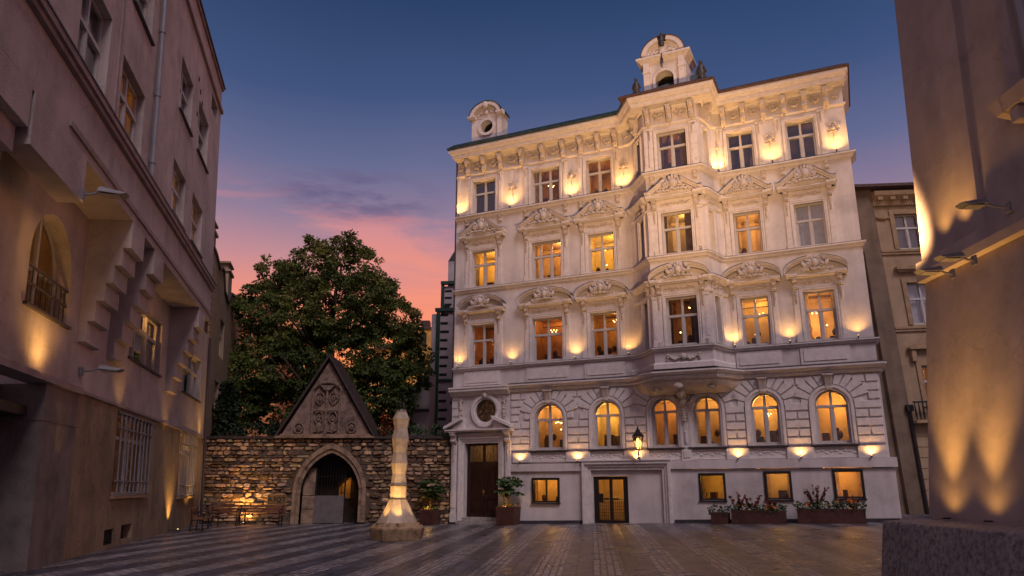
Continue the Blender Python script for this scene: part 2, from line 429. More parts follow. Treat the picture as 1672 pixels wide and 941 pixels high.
# ------------------------------------------------------------------ ground
def gz(x, y):
    a = max(0.0, min(18.0, x + 2.8)) * 0.0255
    t = max(0.0, min(1.0, (y - 6) / 18)); t = t * t * (3 - 2 * t)
    return a * t
def ground():
    xs = [-600, -200, -80] + [-40 + i for i in range(81)] + [80, 200, 600]
    ys = [-600, -100, -20] + [-10 + i for i in range(71)] + [90, 200, 700]
    vs = [(x, y, gz(x, y)) for y in ys for x in xs]; n = len(xs)
    fs = [(j * n + i, j * n + i + 1, (j + 1) * n + i + 1, (j + 1) * n + i) for j in range(len(ys) - 1) for i in range(n - 1)]
    m = bpy.data.materials.new('striped_paving'); m.use_nodes = True
    t = m.node_tree; nd = t.nodes; lk = t.links; b = nd['Principled BSDF']
    tcn = nd.new('ShaderNodeTexCoord')
    mp = nd.new('ShaderNodeMapping'); mp.inputs['Rotation'].default_value = (0, 0, R(6.1)); lk.new(tcn.outputs['Object'], mp.inputs[0])
    dn = nd.new('ShaderNodeTexNoise'); dn.inputs['Scale'].default_value = 3.0; dn.inputs['Detail'].default_value = 4
    lk.new(mp.outputs[0], dn.inputs['Vector'])
    dsub = nd.new('ShaderNodeVectorMath'); dsub.operation = 'MULTIPLY_ADD'
    lk.new(dn.outputs['Color'], dsub.inputs[0]); dsub.inputs[1].default_value = (0.10, 0.10, 0); lk.new(mp.outputs[0], dsub.inputs[2])
    sp = nd.new('ShaderNodeSeparateXYZ'); lk.new(dsub.outputs[0], sp.inputs[0])
    # bands across x, 1.18 m apart
    a = nd.new('ShaderNodeMath'); a.operation = 'MULTIPLY_ADD'; lk.new(sp.outputs['X'], a.inputs[0]); a.inputs[1].default_value = 1 / 1.18; a.inputs[2].default_value = 50.0 - 0.02
    fr = nd.new('ShaderNodeMath'); fr.operation = 'FRACT'; lk.new(a.outputs[0], fr.inputs[0])
    lt = nd.new('ShaderNodeMath'); lt.operation = 'LESS_THAN'; lk.new(fr.outputs[0], lt.inputs[0]); lt.inputs[1].default_value = 0.47
    # small cobbles
    cobm = nd.new('ShaderNodeMapping'); cobm.inputs['Scale'].default_value = (1, 1, 1); cobm.inputs['Rotation'].default_value = (0, 0, R(90)); lk.new(dsub.outputs[0], cobm.inputs[0])
    cob = nd.new('ShaderNodeTexBrick'); cob.inputs['Scale'].default_value = 1.0
    cob.inputs['Brick Width'].default_value = 0.25; cob.inputs['Row Height'].default_value = 0.137; cob.inputs['Mortar Size'].default_value = 0.024
    cob.inputs['Mortar Smooth'].default_value = 0.6; cob.inputs['Bias'].default_value = 0.0
    cob.inputs['Color1'].default_value = (0.50, 0.475, 0.50, 1); cob.inputs['Color2'].default_value = (0.20, 0.19, 0.205, 1); cob.inputs['Mortar'].default_value = (0.018, 0.015, 0.015, 1)
    lk.new(cobm.outputs[0], cob.inputs['Vector'])
    slm = nd.new('ShaderNodeMapping'); slm.inputs['Rotation'].default_value = (0, 0, R(90)); lk.new(dsub.outputs[0], slm.inputs[0])
    sl = nd.new('ShaderNodeTexBrick'); sl.inputs['Scale'].default_value = 1.0
    sl.inputs['Brick Width'].default_value = 0.62; sl.inputs['Row Height'].default_value = 0.315; sl.inputs['Mortar Size'].default_value = 0.02
    sl.inputs['Mortar Smooth'].default_value = 0.4; sl.inputs['Bias'].default_value = 0.0
    sl.inputs['Color1'].default_value = (0.118, 0.118, 0.152, 1); sl.inputs['Color2'].default_value = (0.058, 0.059, 0.080, 1); sl.inputs['Mortar'].default_value = (0.012, 0.010, 0.010, 1)
    lk.new(slm.outputs[0], sl.inputs['Vector'])
    mx = nd.new('ShaderNodeMix'); mx.data_type = 'RGBA'; lk.new(lt.outputs[0], mx.inputs['Factor']); lk.new(sl.outputs['Color'], mx.inputs['A']); lk.new(cob.outputs['Color'], mx.inputs['B'])
    big = nd.new('ShaderNodeTexNoise'); big.inputs['Scale'].default_value = 0.55; big.inputs['Detail'].default_value = 6; big.inputs['Roughness'].default_value = 0.65
    lk.new(tcn.outputs['Object'], big.inputs['Vector'])
    br = ramp(t, [(0.3, (0.62, 0.62, 0.64)), (0.55, (0.95, 0.93, 0.93)), (0.75, (1.25, 1.18, 1.15))]); lk.new(big.outputs['Fac'], br.inputs[0])
    m2 = nd.new('ShaderNodeMix'); m2.data_type = 'RGBA'; m2.blend_type = 'MULTIPLY'; m2.inputs['Factor'].default_value = 1
    lk.new(mx.outputs['Result'], m2.inputs['A']); lk.new(br.outputs[0], m2.inputs['B'])
    fine = nd.new('ShaderNodeTexNoise'); fine.inputs['Scale'].default_value = 35; fine.inputs['Detail'].default_value = 4; lk.new(tcn.outputs['Object'], fine.inputs['Vector'])
    fr2 = ramp(t, [(0.3, 0.72), (0.7, 1.15)]); lk.new(fine.outputs['Fac'], fr2.inputs[0])
    m3 = nd.new('ShaderNodeMix'); m3.data_type = 'RGBA'; m3.blend_type = 'MULTIPLY'; m3.inputs['Factor'].default_value = 1
    lk.new(m2.outputs['Result'], m3.inputs['A']); lk.new(fr2.outputs[0], m3.inputs['B'])
    # stray moss and leaves in the joints
    mo = nd.new('ShaderNodeTexNoise'); mo.inputs['Scale'].default_value = 0.9; mo.inputs['Detail'].default_value = 8; mo.inputs['Roughness'].default_value = 0.8
    lk.new(mp.outputs[0], mo.inputs['Vector'])
    mor = ramp(t, [(0.68, 0), (0.75, 0.7)]); lk.new(mo.outputs['Fac'], mor.inputs[0])
    m4 = nd.new('ShaderNodeMix'); m4.data_type = 'RGBA'; lk.new(mor.outputs[0], m4.inputs['Factor']); lk.new(m3.outputs['Result'], m4.inputs['A']); m4.inputs['B'].default_value = (0.045, 0.038, 0.016, 1)
    lk.new(m4.outputs['Result'], b.inputs['Base Color'])
    rr = ramp(t, [(0.3, 0.20), (0.7, 0.42)]); lk.new(big.outputs['Fac'], rr.inputs[0]); lk.new(rr.outputs[0], b.inputs['Roughness'])
    b.inputs['Specular IOR Level'].default_value = 0.5
    mf = nd.new('ShaderNodeMix'); mf.data_type = 'FLOAT'; lk.new(lt.outputs[0], mf.inputs['Factor']); lk.new(sl.outputs['Fac'], mf.inputs['A']); lk.new(cob.outputs['Fac'], mf.inputs['B'])
    inv = nd.new('ShaderNodeMath'); inv.operation = 'MULTIPLY_ADD'; lk.new(mf.outputs['Result'], inv.inputs[0]); inv.inputs[1].default_value = -1.0
    lk.new(fine.outputs['Fac'], inv.inputs[2])
    bp = nd.new('ShaderNodeBump'); bp.inputs['Strength'].default_value = 0.9; bp.inputs['Distance'].default_value = 0.02
    lk.new(inv.outputs[0], bp.inputs['Height']); lk.new(bp.outputs[0], b.inputs['Normal'])
    me = bpy.data.meshes.new('square_paving'); me.from_pydata(vs, [], fs); me.materials.append(m)
    me.polygons.foreach_set('use_smooth', [True] * len(me.polygons))
    o = bpy.data.objects.new('square_paving', me); COL.objects.link(o); tag(o, kind='structure')
ground()

# ------------------------------------------------------------------ wall panels with openings, in panel space (u, y, z), y>0 into the wall
def seg_T(p0, p1):
    d = Vector((p1[0] - p0[0], p1[1] - p0[1])); Ln = d.length; d.normalize(); n = Vector((-d.y, d.x))
    def T(v):
        q = Vector(p0) + d * v[0] + n * (-v[1])
        return Vector((q.x, -q.y, v[2]))
    return T, Ln
def panel(mb, u0, u1, z0, z1, ops, y=0.0, rev=0.26, mi=0, rmi=None):
    rmi = mi if rmi is None else rmi
    ed = sorted(set([u0, u1] + [o[0] for o in ops] + [o[1] for o in ops]))
    ed = [e for e in ed if u0 - 1e-6 <= e <= u1 + 1e-6]
    for a, b in zip(ed[:-1], ed[1:]):
        inside = sorted([o for o in ops if o[0] <= a + 1e-6 and o[1] >= b - 1e-6 and o[3] > z0 and o[2] < z1], key=lambda o: o[2])
        z = z0
        for o in inside:
            if o[2] > z: mb.add([(a, y, z), (b, y, z), (b, y, o[2]), (a, y, o[2])], [(0, 1, 2, 3)], mi)
            z = o[3]
            if len(o) > 4 and o[4]:     # arched head
                c = (o[0] + o[1]) / 2; r = (o[1] - o[0]) / 2; zs = o[3] - r; K = 16
                pts = [(c - r * math.cos(PI * k / K), zs + r * math.sin(PI * k / K)) for k in range(K + 1)]
                for p, q in zip(pts[:-1], pts[1:]):
                    mb.add([(p[0], y, p[1]), (q[0], y, q[1]), (q[0], y, o[3] + 0.001), (p[0], y, o[3] + 0.001)], [(0, 1, 2, 3)], mi)
        if z < z1: mb.add([(a, y, z), (b, y, z), (b, y, z1), (a, y, z1)], [(0, 1, 2, 3)], mi)
    for o in ops:
        a, b, c, d = o[:4]
        if len(o) > 4 and o[4]:
            cc = (a + b) / 2; r = (b - a) / 2; zs = d - r; K = 16
            pts = [(a, c), (a, zs)] + [(cc - r * math.cos(PI * k / K), zs + r * math.sin(PI * k / K)) for k in range(1, K)] + [(b, zs), (b, c)]
        else:
            pts = [(a, c), (a, d), (b, d), (b, c)]
        for p, q in zip(pts, pts[1:] + pts[:1]):
            mb.add([(p[0], y, p[1]), (q[0], y, q[1]), (q[0], y + rev, q[1]), (p[0], y + rev, p[1])], [(0, 1, 2, 3)], rmi)

def curtain_mb(T, a, b, z0, z1, y, amp=0.035, wl=0.13, seed=0):
    mb = MB(T); n = max(6, int((b - a) / 0.03)); r = random.Random(seed)
    ph = r.random() * 6
    rows = 5; vs = []
    for j in range(rows + 1):
        for i in range(n + 1):
            x = a + (b - a) * i / n
            vs.append((x + 0.01 * math.sin(j + i), y + amp * math.sin(2 * PI * x / wl + ph + 0.3 * j), z0 + (z1 - z0) * j / rows))
    fs = [(j * (n + 1) + i, j * (n + 1) + i + 1, (j + 1) * (n + 1) + i + 1, (j + 1) * (n + 1) + i) for j in range(rows) for i in range(n)]
    mb.add(vs, fs); return mb

def window(par, T, a, b, zb, zt, arch=False, style='cross', power=0, room=M_ROOM, curt=0.0, refl=False, depth=0.2, seed=1, fm=None, gm=None, col=AMBER, label=None, roomd=2.0, chand=False, transom=0.62, simple=False):
    """one window: frame mesh = the part; pane, room, curtain, furniture and lamp are sub-parts"""
    fm = fm or M_WFRAME; r = random.Random(seed)
    f = MB(T); y0, y1 = depth - 0.03, depth + 0.05; w = 0.065
    H = zt - zb; zm = zb + H * transom; c = (a + b) / 2
    if arch:
        rad = (b - a) / 2; zs = zt - rad; K = 18
        f.box(a, a + w, y0, y1, zb, zs); f.box(b - w, b, y0, y1, zb, zs)
        for k in range(K):
            t0, t1 = PI * k / K, PI * (k + 1) / K
            P = lambda t, rr: (c - rr * math.cos(t), zs + rr * math.sin(t))
            f.prism([P(t0, rad), P(t1, rad), P(t1, rad - w), P(t0, rad - w)], y0, y1)
        zm = zs - 0.02
    else:
        f.box(a, a + w, y0, y1, zb, zt); f.box(b - w, b, y0, y1, zb, zt); f.box(a + w, b - w, y0, y1, zt - w, zt)
    f.box(a + w, b - w, y0, y1, zb, zb + w)
    if style in ('cross', 'three'):
        f.box(a + w, b - w, y0 - 0.03, y1 - 0.01, zm - 0.05, zm + 0.05)
        ms = [c] if style == 'cross' else [a + (b - a) * 0.27, a + (b - a) * 0.635]
        ztop = zt - w * 0.7
        for m in ms:
            f.box(m - 0.05, m + 0.05, y0 - 0.02, y1 - 0.02, zb + w, zm - 0.05); f.box(m - 0.045, m + 0.045, y0 - 0.02, y1 - 0.02, zm + 0.05, ztop)
        xs = [a + w] + ms + [b - w]
        for p, q in zip(xs[:-1], xs[1:]):
            if not simple:
                for (u, v) in ((p + (0.05 if p in ms else 0), p + (0.085 if p in ms else 0.035)), (q - (0.085 if q in ms else 0.035), q - (0.05 if q in ms else 0))):
                    f.box(u, v, y0 + 0.015, y1 - 0.02, zb + w, zm - 0.052)
                f.box(p, q, y0 + 0.02, y1 - 0.025, zb + w, zb + w + 0.045)
    elif style == 'single':
        f.box(c - 0.03, c + 0.03, y0, y1 - 0.01, zb + w, zt - w)
    fo = f.build('window', fm, par)
    if label: fo['label'] = label
    g = MB(T); yy = depth + 0.02
    g.add([(a + 0.02, yy, zb + 0.02), (b - 0.02, yy, zb + 0.02), (b - 0.02, yy, zt - 0.02), (a + 0.02, yy, zt - 0.02)] if not arch else
          [(a + 0.02, yy, zb + 0.02), (b - 0.02, yy, zb + 0.02)] + [(c + (rad - 0.02) * math.cos(PI * k / 14), yy, zs + (rad - 0.02) * math.sin(PI * k / 14)) for k in range(15)],
          [tuple(range(4 if not arch else 17))])
    g.build('pane', gm or (M_GLASSR if refl else M_GLASS), fo)
    # the room behind
    e = 0.35; rm = MB(T); ya, yb = depth + 0.12, depth + roomd
    A, B, Z0, Z1 = a - e, b + e, zb - (0.6 if not simple else 0.2), zt + 0.3
    rm.add([(A, ya, Z0), (B, ya, Z0), (B, ya, Z1), (A, ya, Z1), (A, yb, Z0), (B, yb, Z0), (B, yb, Z1), (A, yb, Z1)],
           [(4, 5, 6, 7), (0, 4, 7, 3), (1, 2, 6, 5), (3, 7, 6, 2), (0, 1, 5, 4)])
    # door or picture shapes and beam to break up the back wall
    rm.box(A + 0.01, B - 0.01, yb - 0.12, yb - 0.01, Z1 - 0.25, Z1 - 0.12)
    k = r.uniform(0.1, 0.5); rm.box(A + (B - A) * k, A + (B - A) * (k + 0.28), yb - 0.05, yb - 0.012, Z0, zb + H * r.uniform(0.55, 0.8))
    k2 = r.uniform(.55, .8); rm.box(A + (B - A) * k2, A + (B - A) * (k2 + .14), yb - .6, yb - .5, Z0, Z1 - .3)
    rm.build('room', room, fo)
    if power > 0:
        fu = MB(T)
        for q in range(3 if not simple else 1):
            x = A + 0.2 + (B - A - 0.5) * r.random(); h = zb + H * r.uniform(0.08, 0.34)
            fu.box(x, x + r.uniform(0.12, 0.4), depth + r.uniform(0.7, 1.1), depth + 1.4, Z0, h)
        for q in range(4 if chand else 1):
            x = A + 0.3 + (B - A - 0.6) * r.random()
            fu.blob((x, depth + 0.9, zb + H * r.uniform(0.1, 0.35)), (0.11, 0.1, 0.16), low=False)
        fu.build('furniture', M_FURN, fo)
        if curt > 0:
            curtain_mb(T, a - 0.1, a + (b - a) * curt, zb - 0.1, zt + 0.1, depth + 0.22, seed=seed).build('curtain', M_CURT, fo, smooth=True, fixn=False)
            curtain_mb(T, b - (b - a) * curt * 0.8, b + 0.1, zb - 0.1, zt + 0.1, depth + 0.22, seed=seed + 9).build('curtain', M_CURT, fo, smooth=True, fixn=False)
        lx = c + r.uniform(-0.4, 0.4); col = (1, col[1] * r.uniform(.88, 1.18), col[2] * r.uniform(.7, 1.5)); power *= r.uniform(.7, 1.15)
        lz = zt + .12 - H * r.choice((0, 0, .25, .5)); P = T(Vector((lx, depth + roomd * 0.6, lz))) if T else Vector((lx, depth + roomd * 0.6, lz))
        lamp('POINT', fo, P, power, col, radius=0.12)
        if chand:
            bb = MB(T)
            hx, hy, hz = a + (b - a) * r.uniform(0.25, 0.75), depth + r.uniform(0.7, 1.2), zb + H * r.uniform(0.62, 0.9)
            for q in range(5):
                bb.blob((hx + .14 * math.cos(q * 1.26), hy + .14 * math.sin(q * 1.26), hz + r.uniform(-.03, .03)), 0.022, low=True)
            bb.blob((a + (b - a) * r.uniform(0.15, 0.85), depth + 1.3, zb + H * r.uniform(0.3, 0.5)), 0.028, low=True)
            bb.build('light_bulb', M_BULB, fo)
    elif curt > 0:
        curtain_mb(T, a - 0.05, b + 0.05, zb - 0.1, zt + 0.1, depth + 0.2, amp=0.02, seed=seed).build('curtain', M_CURT if not refl else mat('pale_net_curtain', (0.42, 0.44, 0.50), 0.9, 0.1, 5), fo, smooth=True, fixn=False)
    return fo

# ================================================================== TOWN HOUSE
PHI = 0.432727
TH0 = Vector((-2.80, 35.0, 0.0))
TU = Vector((math.cos(PHI), -math.sin(PHI), 0)); TN = Vector((-math.sin(PHI), -math.cos(PHI), 0))
def thw(s, d, z=0.0): return TH0 + TU * s + TN * d + Vector((0, 0, z))
TH = empty('town_house', TH0, (0, 0, -PHI), 'large white stucco town house with ornate lit facade, oriel bay and arched ground floor windows', 'building')
W = 18.2
BL0, BL1, BR1, BR0 = 8.75, 10.08, 12.42, 13.02; BD = 1.3
LEFTC = [(8.75, 0), (9.0, 0.05), (9.22, 0.17), (9.40, 0.36)]
BAYP = LEFTC + [(9.96, 1.14), (10.08, 1.3), (12.42, 1.3), (12.50, 1.16), (12.74, 0.40), (12.80, 0.20), (12.90, 0.07), (13.04, 0)]
FULLP = [(0, 0)] + BAYP + [(W, 0)]
cols = {1: (0.93, 2.18), 2: (4.13, 5.60), 3: (6.94, 8.16), 5: (13.43, 14.53), 6: (15.86, 17.00)}
ROWS = {2: (7.12, 9.13), 3: (10.99, 12.83), 4: (14.80, 16.56)}
GA = {2: (4.20, 5.55), 3: (6.96, 8.14), 41: (9.50, 10.58), 42: (11.22, 12.30), 5: (13.48, 14.55), 6: (15.84, 17.02)}
GZ0, GZ1 = 3.20, 5.20
# --- walls
w = MB()
ops_left = [(cols[c][0], cols[c][1], *ROWS[r]) for c in (1, 2, 3) for r in ROWS]
ops_right = [(cols[c][0], cols[c][1], *ROWS[r]) for c in (5, 6) for r in ROWS]
panel(w, 0, 8.75, 5.9, 18.0, ops_left)
panel(w, 13.04, W, 5.9, 18.0, ops_right)
BAYW = (10.66, 11.92)
w2 = MB(seg_T((10.08, 1.3), (12.42, 1.3))[0])
panel(w2, 0, 2.34, 6.2, 18.0, [(BAYW[0] - 10.08, BAYW[1] - 10.08, *ROWS[r]) for r in ROWS])
TL, LL = seg_T((9.40, 0.36), (9.96, 1.14)); TR, LR = seg_T((12.50, 1.16), (12.74, 0.40))
w3 = MB(TL); panel(w3, 0, LL, 6.2, 18.0, [(0.20, 0.76, *ROWS[r]) for r in ROWS])
w4 = MB(TR); panel(w4, 0, LR, 6.2, 18.0, [(0.18, 0.62, *ROWS[r]) for r in ROWS])
for m in (w2, w3, w4):
    vs = [m.T(v) for v in m.v]; w.add(vs, m.f)
for (p, q) in list(zip(BAYP[:-1], BAYP[1:])):
    if (p, q) in (((9.40, 0.36), (9.96, 1.14)), ((10.08, 1.3), (12.42, 1.3)), ((12.50, 1.16), (12.74, 0.40))): continue
    w.add([(p[0], -p[1], 6.2), (q[0], -q[1], 6.2), (q[0], -q[1], 18.0), (p[0], -p[1], 18.0)], [(0, 1, 2, 3)])
# side and back walls
for x in (0, W):
    w.add([(x, 0, -0.2), (x, 11, -0.2), (x, 11, 18.2), (x, 0, 18.2)], [(0, 1, 2, 3)])
w.add([(0, 11, -0.2), (W, 11, -0.2), (W, 11, 18.2), (0, 11, 18.2)], [(0, 1, 2, 3)])
w.build('wall', M_WHITE, TH, fixn=False)
# --- ground floor wall
g = MB()
gops = [(a, b, GZ0, GZ1, True) for a, b in GA.values()]
panel(g, 3.0, W, 2.62, 5.9, gops, y=0.0, rev=0.24)
base_ops = [(4.12, 5.34, 0.98, 1.98), (11.33, 12.30, 1.12, 2.12), (13.80, 14.74, 1.16, 2.17), (16.24, 17.22, 1.22, 2.22)]
panel(g, 3.0, 6.55, -0.3, 2.30, base_ops[:1], y=-0.06, rev=0.2)
panel(g, 10.12, W + 0.12, -0.3, 2.30, base_ops[1:], y=-0.10, rev=0.2)
g.box(3.0, 6.5, -0.16, 0.0, 2.28, 2.60); g.box(10.15, W + 0.22, -0.20, 0.0, 2.32, 2.66)
g.add([(W + 0.12, -0.10, -0.3), (W + 0.12, 1, -0.3), (W + 0.12, 1, 2.4), (W + 0.12, -0.10, 2.4)], [(0, 1, 2, 3)])
# portal recess wall
panel(g, 6.80, 9.85, -0.3, 2.32, [(6.84, 8.36, -0.25, 2.06)], y=0.02, rev=0.25)
g.build('ground_floor_wall', M_WHITE, TH, fixn=False)
# dark skirting strip that follows the rising ground
for (a, b, y) in ((3.35, 6.42, -0.09), (10.26, 18.3, -0.13)):
    k = MB(); za, zb_ = gz(*thw(a, 0.2)[:2]), gz(*thw(b, 0.2)[:2])
    k.add([(a, y, za - .1), (b, y, zb_ - .1), (b, y, zb_ + .13), (a, y, za + .13), (a, y + .05, za - .1), (b, y + .05, zb_ - .1), (b, y + .05, zb_ + .13), (a, y + .05, za + .13)],
          [(0, 1, 2, 3), (4, 7, 6, 5), (3, 2, 6, 7), (0, 3, 7, 4), (1, 5, 6, 2)])
    k.build('skirting', mat('dark_skirting', (0.05, 0.045, 0.05), 0.8, 0.2), TH)
# --- rustication: blocks between the arches
rb = MB()
RO = 0.20   # archivolt width
R2 = 0.62
piers = [(3.02, 4.20), (5.55, 6.96), (8.14, 9.50), (12.30, 13.48), (14.55, 15.84), (17.02, W - 0.02)]
rows = [(3.17 + i * 0.325, 3.17 + i * 0.325 + 0.275) for i in range(8)]
def xlim(edge, z, side, c, r):
    zs = GZ1 - r
    if z <= zs: return edge + side * RO
    rr = r + RO + R2 - 0.04; dz = z - zs
    if dz >= rr: return c
    return c + side * max(r * 0.25, math.sqrt(max(0, rr * rr - dz * dz)) if dz > 0.18 else (r + RO))
arcs = sorted(GA.values())
for pi, (a, b) in enumerate(piers):
    la = max([g_ for g_ in arcs if g_[1] <= a + 0.01], default=None); lb = min([g_ for g_ in arcs if g_[0] >= b - 0.01], default=None)
    for ri, (z0, z1) in enumerate(rows):
        zm = z1
        A = a + 0.02 if la is None else xlim(a, zm, +1, (la[0] + la[1]) / 2, (la[1] - la[0]) / 2)
        B = b - 0.02 if lb is None else xlim(b, zm, -1, (lb[0] + lb[1]) / 2, (lb[1] - lb[0]) / 2)
        if la is not None and z0 < GZ1 - (la[1] - la[0]) / 2 + .15: A = max(A, a + RO)
        if lb is not None and z0 < GZ1 - (lb[1] - lb[0]) / 2 + .15: B = min(B, b - RO)
        if B - A < 0.12: continue
        wdt = B - A
        cuts = [A, B] if ri % 2 == 0 or wdt < 0.7 else [A, A + wdt * 0.5, B]
        if ri % 2 == 0 and wdt > 1.3: cuts = [A, A + wdt / 3, A + 2 * wdt / 3, B]
        for p, q in zip(cuts[:-1], cuts[1:]):
            p2, q2 = p + 0.022, q - 0.022; e = 0.02
            rb.add([(p2, 0.002, z0), (q2, 0.002, z0), (q2, 0.002, z1), (p2, 0.002, z1), (p2 + e, -0.065, z0 + e), (q2 - e, -0.065, z0 + e), (q2 - e, -0.065, z1 - e), (p2 + e, -0.065, z1 - e)],
                   [(4, 5, 6, 7), (0, 1, 5, 4), (1, 2, 6, 5), (2, 3, 7, 6), (3, 0, 4, 7)])
# voussoirs
for key, (a, b) in GA.items():
    c = (a + b) / 2; r = (b - a) / 2; zs = GZ1 - r; ns = 11
    for i in range(ns):
        t0, t1 = PI * i / ns + 0.015, PI * (i + 1) / ns - 0.015
        if i == ns // 2 or (key in (41,) and t0 > 2.0) or (key == 42 and t1 < 1.15): continue
        r1, r2 = r + RO + 0.01, r + RO + R2
        if i in (0, ns - 1): r2 = r + RO + 0.30
        P = lambda t, q: (c - q * math.cos(t), min(5.76, zs + q * math.sin(t)))
        pts = [P(t0, r1), P(t0, r2), P((t0 + t1) / 2, r2 * 1.0), P(t1, r2), P(t1, r1), P((t0 + t1) / 2, r1)]
        cx = sum(p[0] for p in pts) / 6; cz = sum(p[1] for p in pts) / 6
        ins = [(cx + (p[0] - cx) * 0.86, cz + (p[1] - cz) * 0.86) for p in pts]
        rb.add([(p[0], 0.002, p[1]) for p in pts] + [(p[0], -0.067, p[1]) for p in ins], [(6, 7, 8, 9, 10, 11)] + [(j, (j + 1) % 6, (j + 1) % 6 + 6, j + 6) for j in range(6)])
# pier pedestals with block faces
for (a, b) in piers:
    rb.box(a + 0.16, b - 0.16 if b < W - 1 else b - 0.02, -0.13, 0.002, 2.67, 3.08)
rb.build('rusticated_blocks', M_TRIM, TH, fixn=False)
# --- arch surrounds, sills and keystones
for key, (a, b) in GA.items():
    c = (a + b) / 2; r = (b - a) / 2; zs = GZ1 - r
    m = MB(); K = 20
    for (ra, rb_, y) in ((r - 0.0, r + 0.09, -0.05), (r + 0.09, r + RO - 0.01, -0.10)):
        pts = [(c - rr * math.cos(PI * k / K), zs + rr * math.sin(PI * k / K)) for rr in (ra, rb_) for k in range(K + 1)]
        for k in range(K):
            q = [pts[k], pts[k + 1], pts[K + 1 + k + 1], pts[K + 1 + k]]
            m.prism(q, y, 0.01)
        m.box(a - rb_ + r, a - ra + r, y, 0.01, GZ0 - 0.03, zs); m.box(b + ra - r, b + rb_ - r, y, 0.01, GZ0 - 0.03, zs)
    m.build('arch_surround', M_TRIM, TH)
    s_ = MB(); s_.box(a - 0.24, b + 0.24, -0.17, 0.02, GZ0 - 0.09, GZ0 - 0.03); s_.build('sill', M_SILL, TH)
    p_ = MB(); p_.box(a - 0.18, b + 0.18, -0.05, 0.01, 2.68, 3.08)
    for q in range(9):
        p_.blob((a - 0.05 + (b - a + .1) * q / 8, -0.055, 2.9 + 0.05 * math.sin(q * 2.2)), (0.09, 0.025, 0.05))
    p_.build('apron_panel', M_TRIM, TH)
    kz = 5.80 if key not in (41, 42) else 5.56
    kk = MB()
    kk.add([(c - 0.10, -0.10, GZ1 + 0.03), (c + 0.10, -0.10, GZ1 + 0.03), (c + 0.17, -0.24, kz), (c - 0.17, -0.24, kz), (c - 0.10, 0.01, GZ1 + 0.03), (c + 0.10, 0.01, GZ1 + 0.03), (c + 0.17, 0.01, kz), (c - 0.17, 0.01, kz)],
           [(0, 1, 2, 3), (4, 7, 6, 5), (0, 3, 7, 4), (1, 5, 6, 2), (3, 2, 6, 7), (0, 4, 5, 1)])
    for (x0, x1) in ((-.12, -.08), (-.02, .02), (.08, .12)): kk.add([(c + x0 * .7, -.125, GZ1 + .15), (c + x1 * .7, -.125, GZ1 + .15), (c + x1, -.262, kz - .03), (c + x0, -.262, kz - .03)], [(0, 1, 2, 3)])
    kk.box(c - 0.19, c + 0.19, -0.27, 0.01, kz - 0.06, kz)
    for q in (-1, 0, 1): kk.blob((c + q * 0.07, -0.15, GZ1 + 0.07 - abs(q) * 0.02), (0.06, 0.07, 0.08))
    kk.build('keystone', M_STUCCO, TH)

# --- string courses
CP = [(3.0, 0.0)] + [(8.55, 0), (8.95, 0.10), (9.25, 0.32), (9.55, 0.80), (9.86, 0.98), (10.0, 1.06), (12.46, 1.06), (12.58, 0.95), (12.80, 0.62), (13.0, 0.20), (13.3, 0.0)] + [(W, 0), (W, -.8)]
c1 = MB(); c1.mould(CP, [(0, 5.80), (0.10, 5.80), (0.13, 5.86), (0.13, 5.93), (0.22, 5.98), (0.27, 6.05), (0.30, 6.06), (0.30, 6.13), (0.02, 6.20), (0, 6.2)])
c1.build('main_string_course', M_TRIM, TH)
def along(path, step, off):
    out = []
    carry = 0.0
    for p, q in zip(path[:-1], path[1:]):
        P, Q = Vector(p), Vector(q); L_ = (Q - P).length; d = (Q - P) / L_; n = Vector((-d.y, d.x)); t = carry
        while t < L_:
            out.append((P + d * t + n * off, d)); t += step
        carry = t - L_
    return out
dn_ = MB()
for p, d in along(CP, 0.10, 0.15):
    dn_.box(p.x - 0.028, p.x + 0.028, -p.y - 0.02, -p.y + 0.03, 5.87, 5.93)
dn_.build('dentils', M_STUCCO, TH)
dk = MB(); dk.mould(CP, [(0.0, 6.21), (0.31, 6.135), (0.31, 6.15), (0.0, 6.225)]); dk.build('flashing', M_SILL, TH)
PB = [(0, 0)] + BAYP + [(W, 0), (W, -.8)]
for (nm, pr) in (('second_floor_sill_course', [(0, 6.90), (0.08, 6.92), (0.10, 6.98), (0.17, 7.02), (0.17, 7.07), (0, 7.10)]),
                 ('third_floor_sill_course', [(0, 10.72), (0.07, 10.75), (0.09, 10.83), (0.16, 10.87), (0.16, 10.93), (0, 10.96)]),
                 ('fourth_floor_sill_course', [(0, 14.50), (0.08, 14.54), (0.11, 14.62), (0.22, 14.68), (0.22, 14.74), (0, 14.77)]),
                 ('frieze_base_moulding', [(0, 16.86), (0.05, 16.88), (0.09, 16.94), (0.09, 16.98), (0, 17.0)])):
    m = MB(); m.mould(PB, pr); m.build(nm, M_TRIM, TH)
for z, o_ in ((7.075, .172), (10.935, .162), (14.745, .222)):
    m = MB(); m.mould(PB, [(0.0, z + 0.026), (o_, z), (o_, z + 0.012), (0.0, z + 0.038)]); m.build('flashing', M_SILL, TH)
# --- apron panels below second floor windows
for (a, b) in list(cols.values()):
    m = MB(); m.box(a - 0.32, b + 0.32, -0.045, 0.01, 6.22, 6.88)
    m.box(a - 0.20, b + 0.20, -0.075, 0.0, 6.34, 6.76); m.build('apron_panel', M_TRIM, TH)
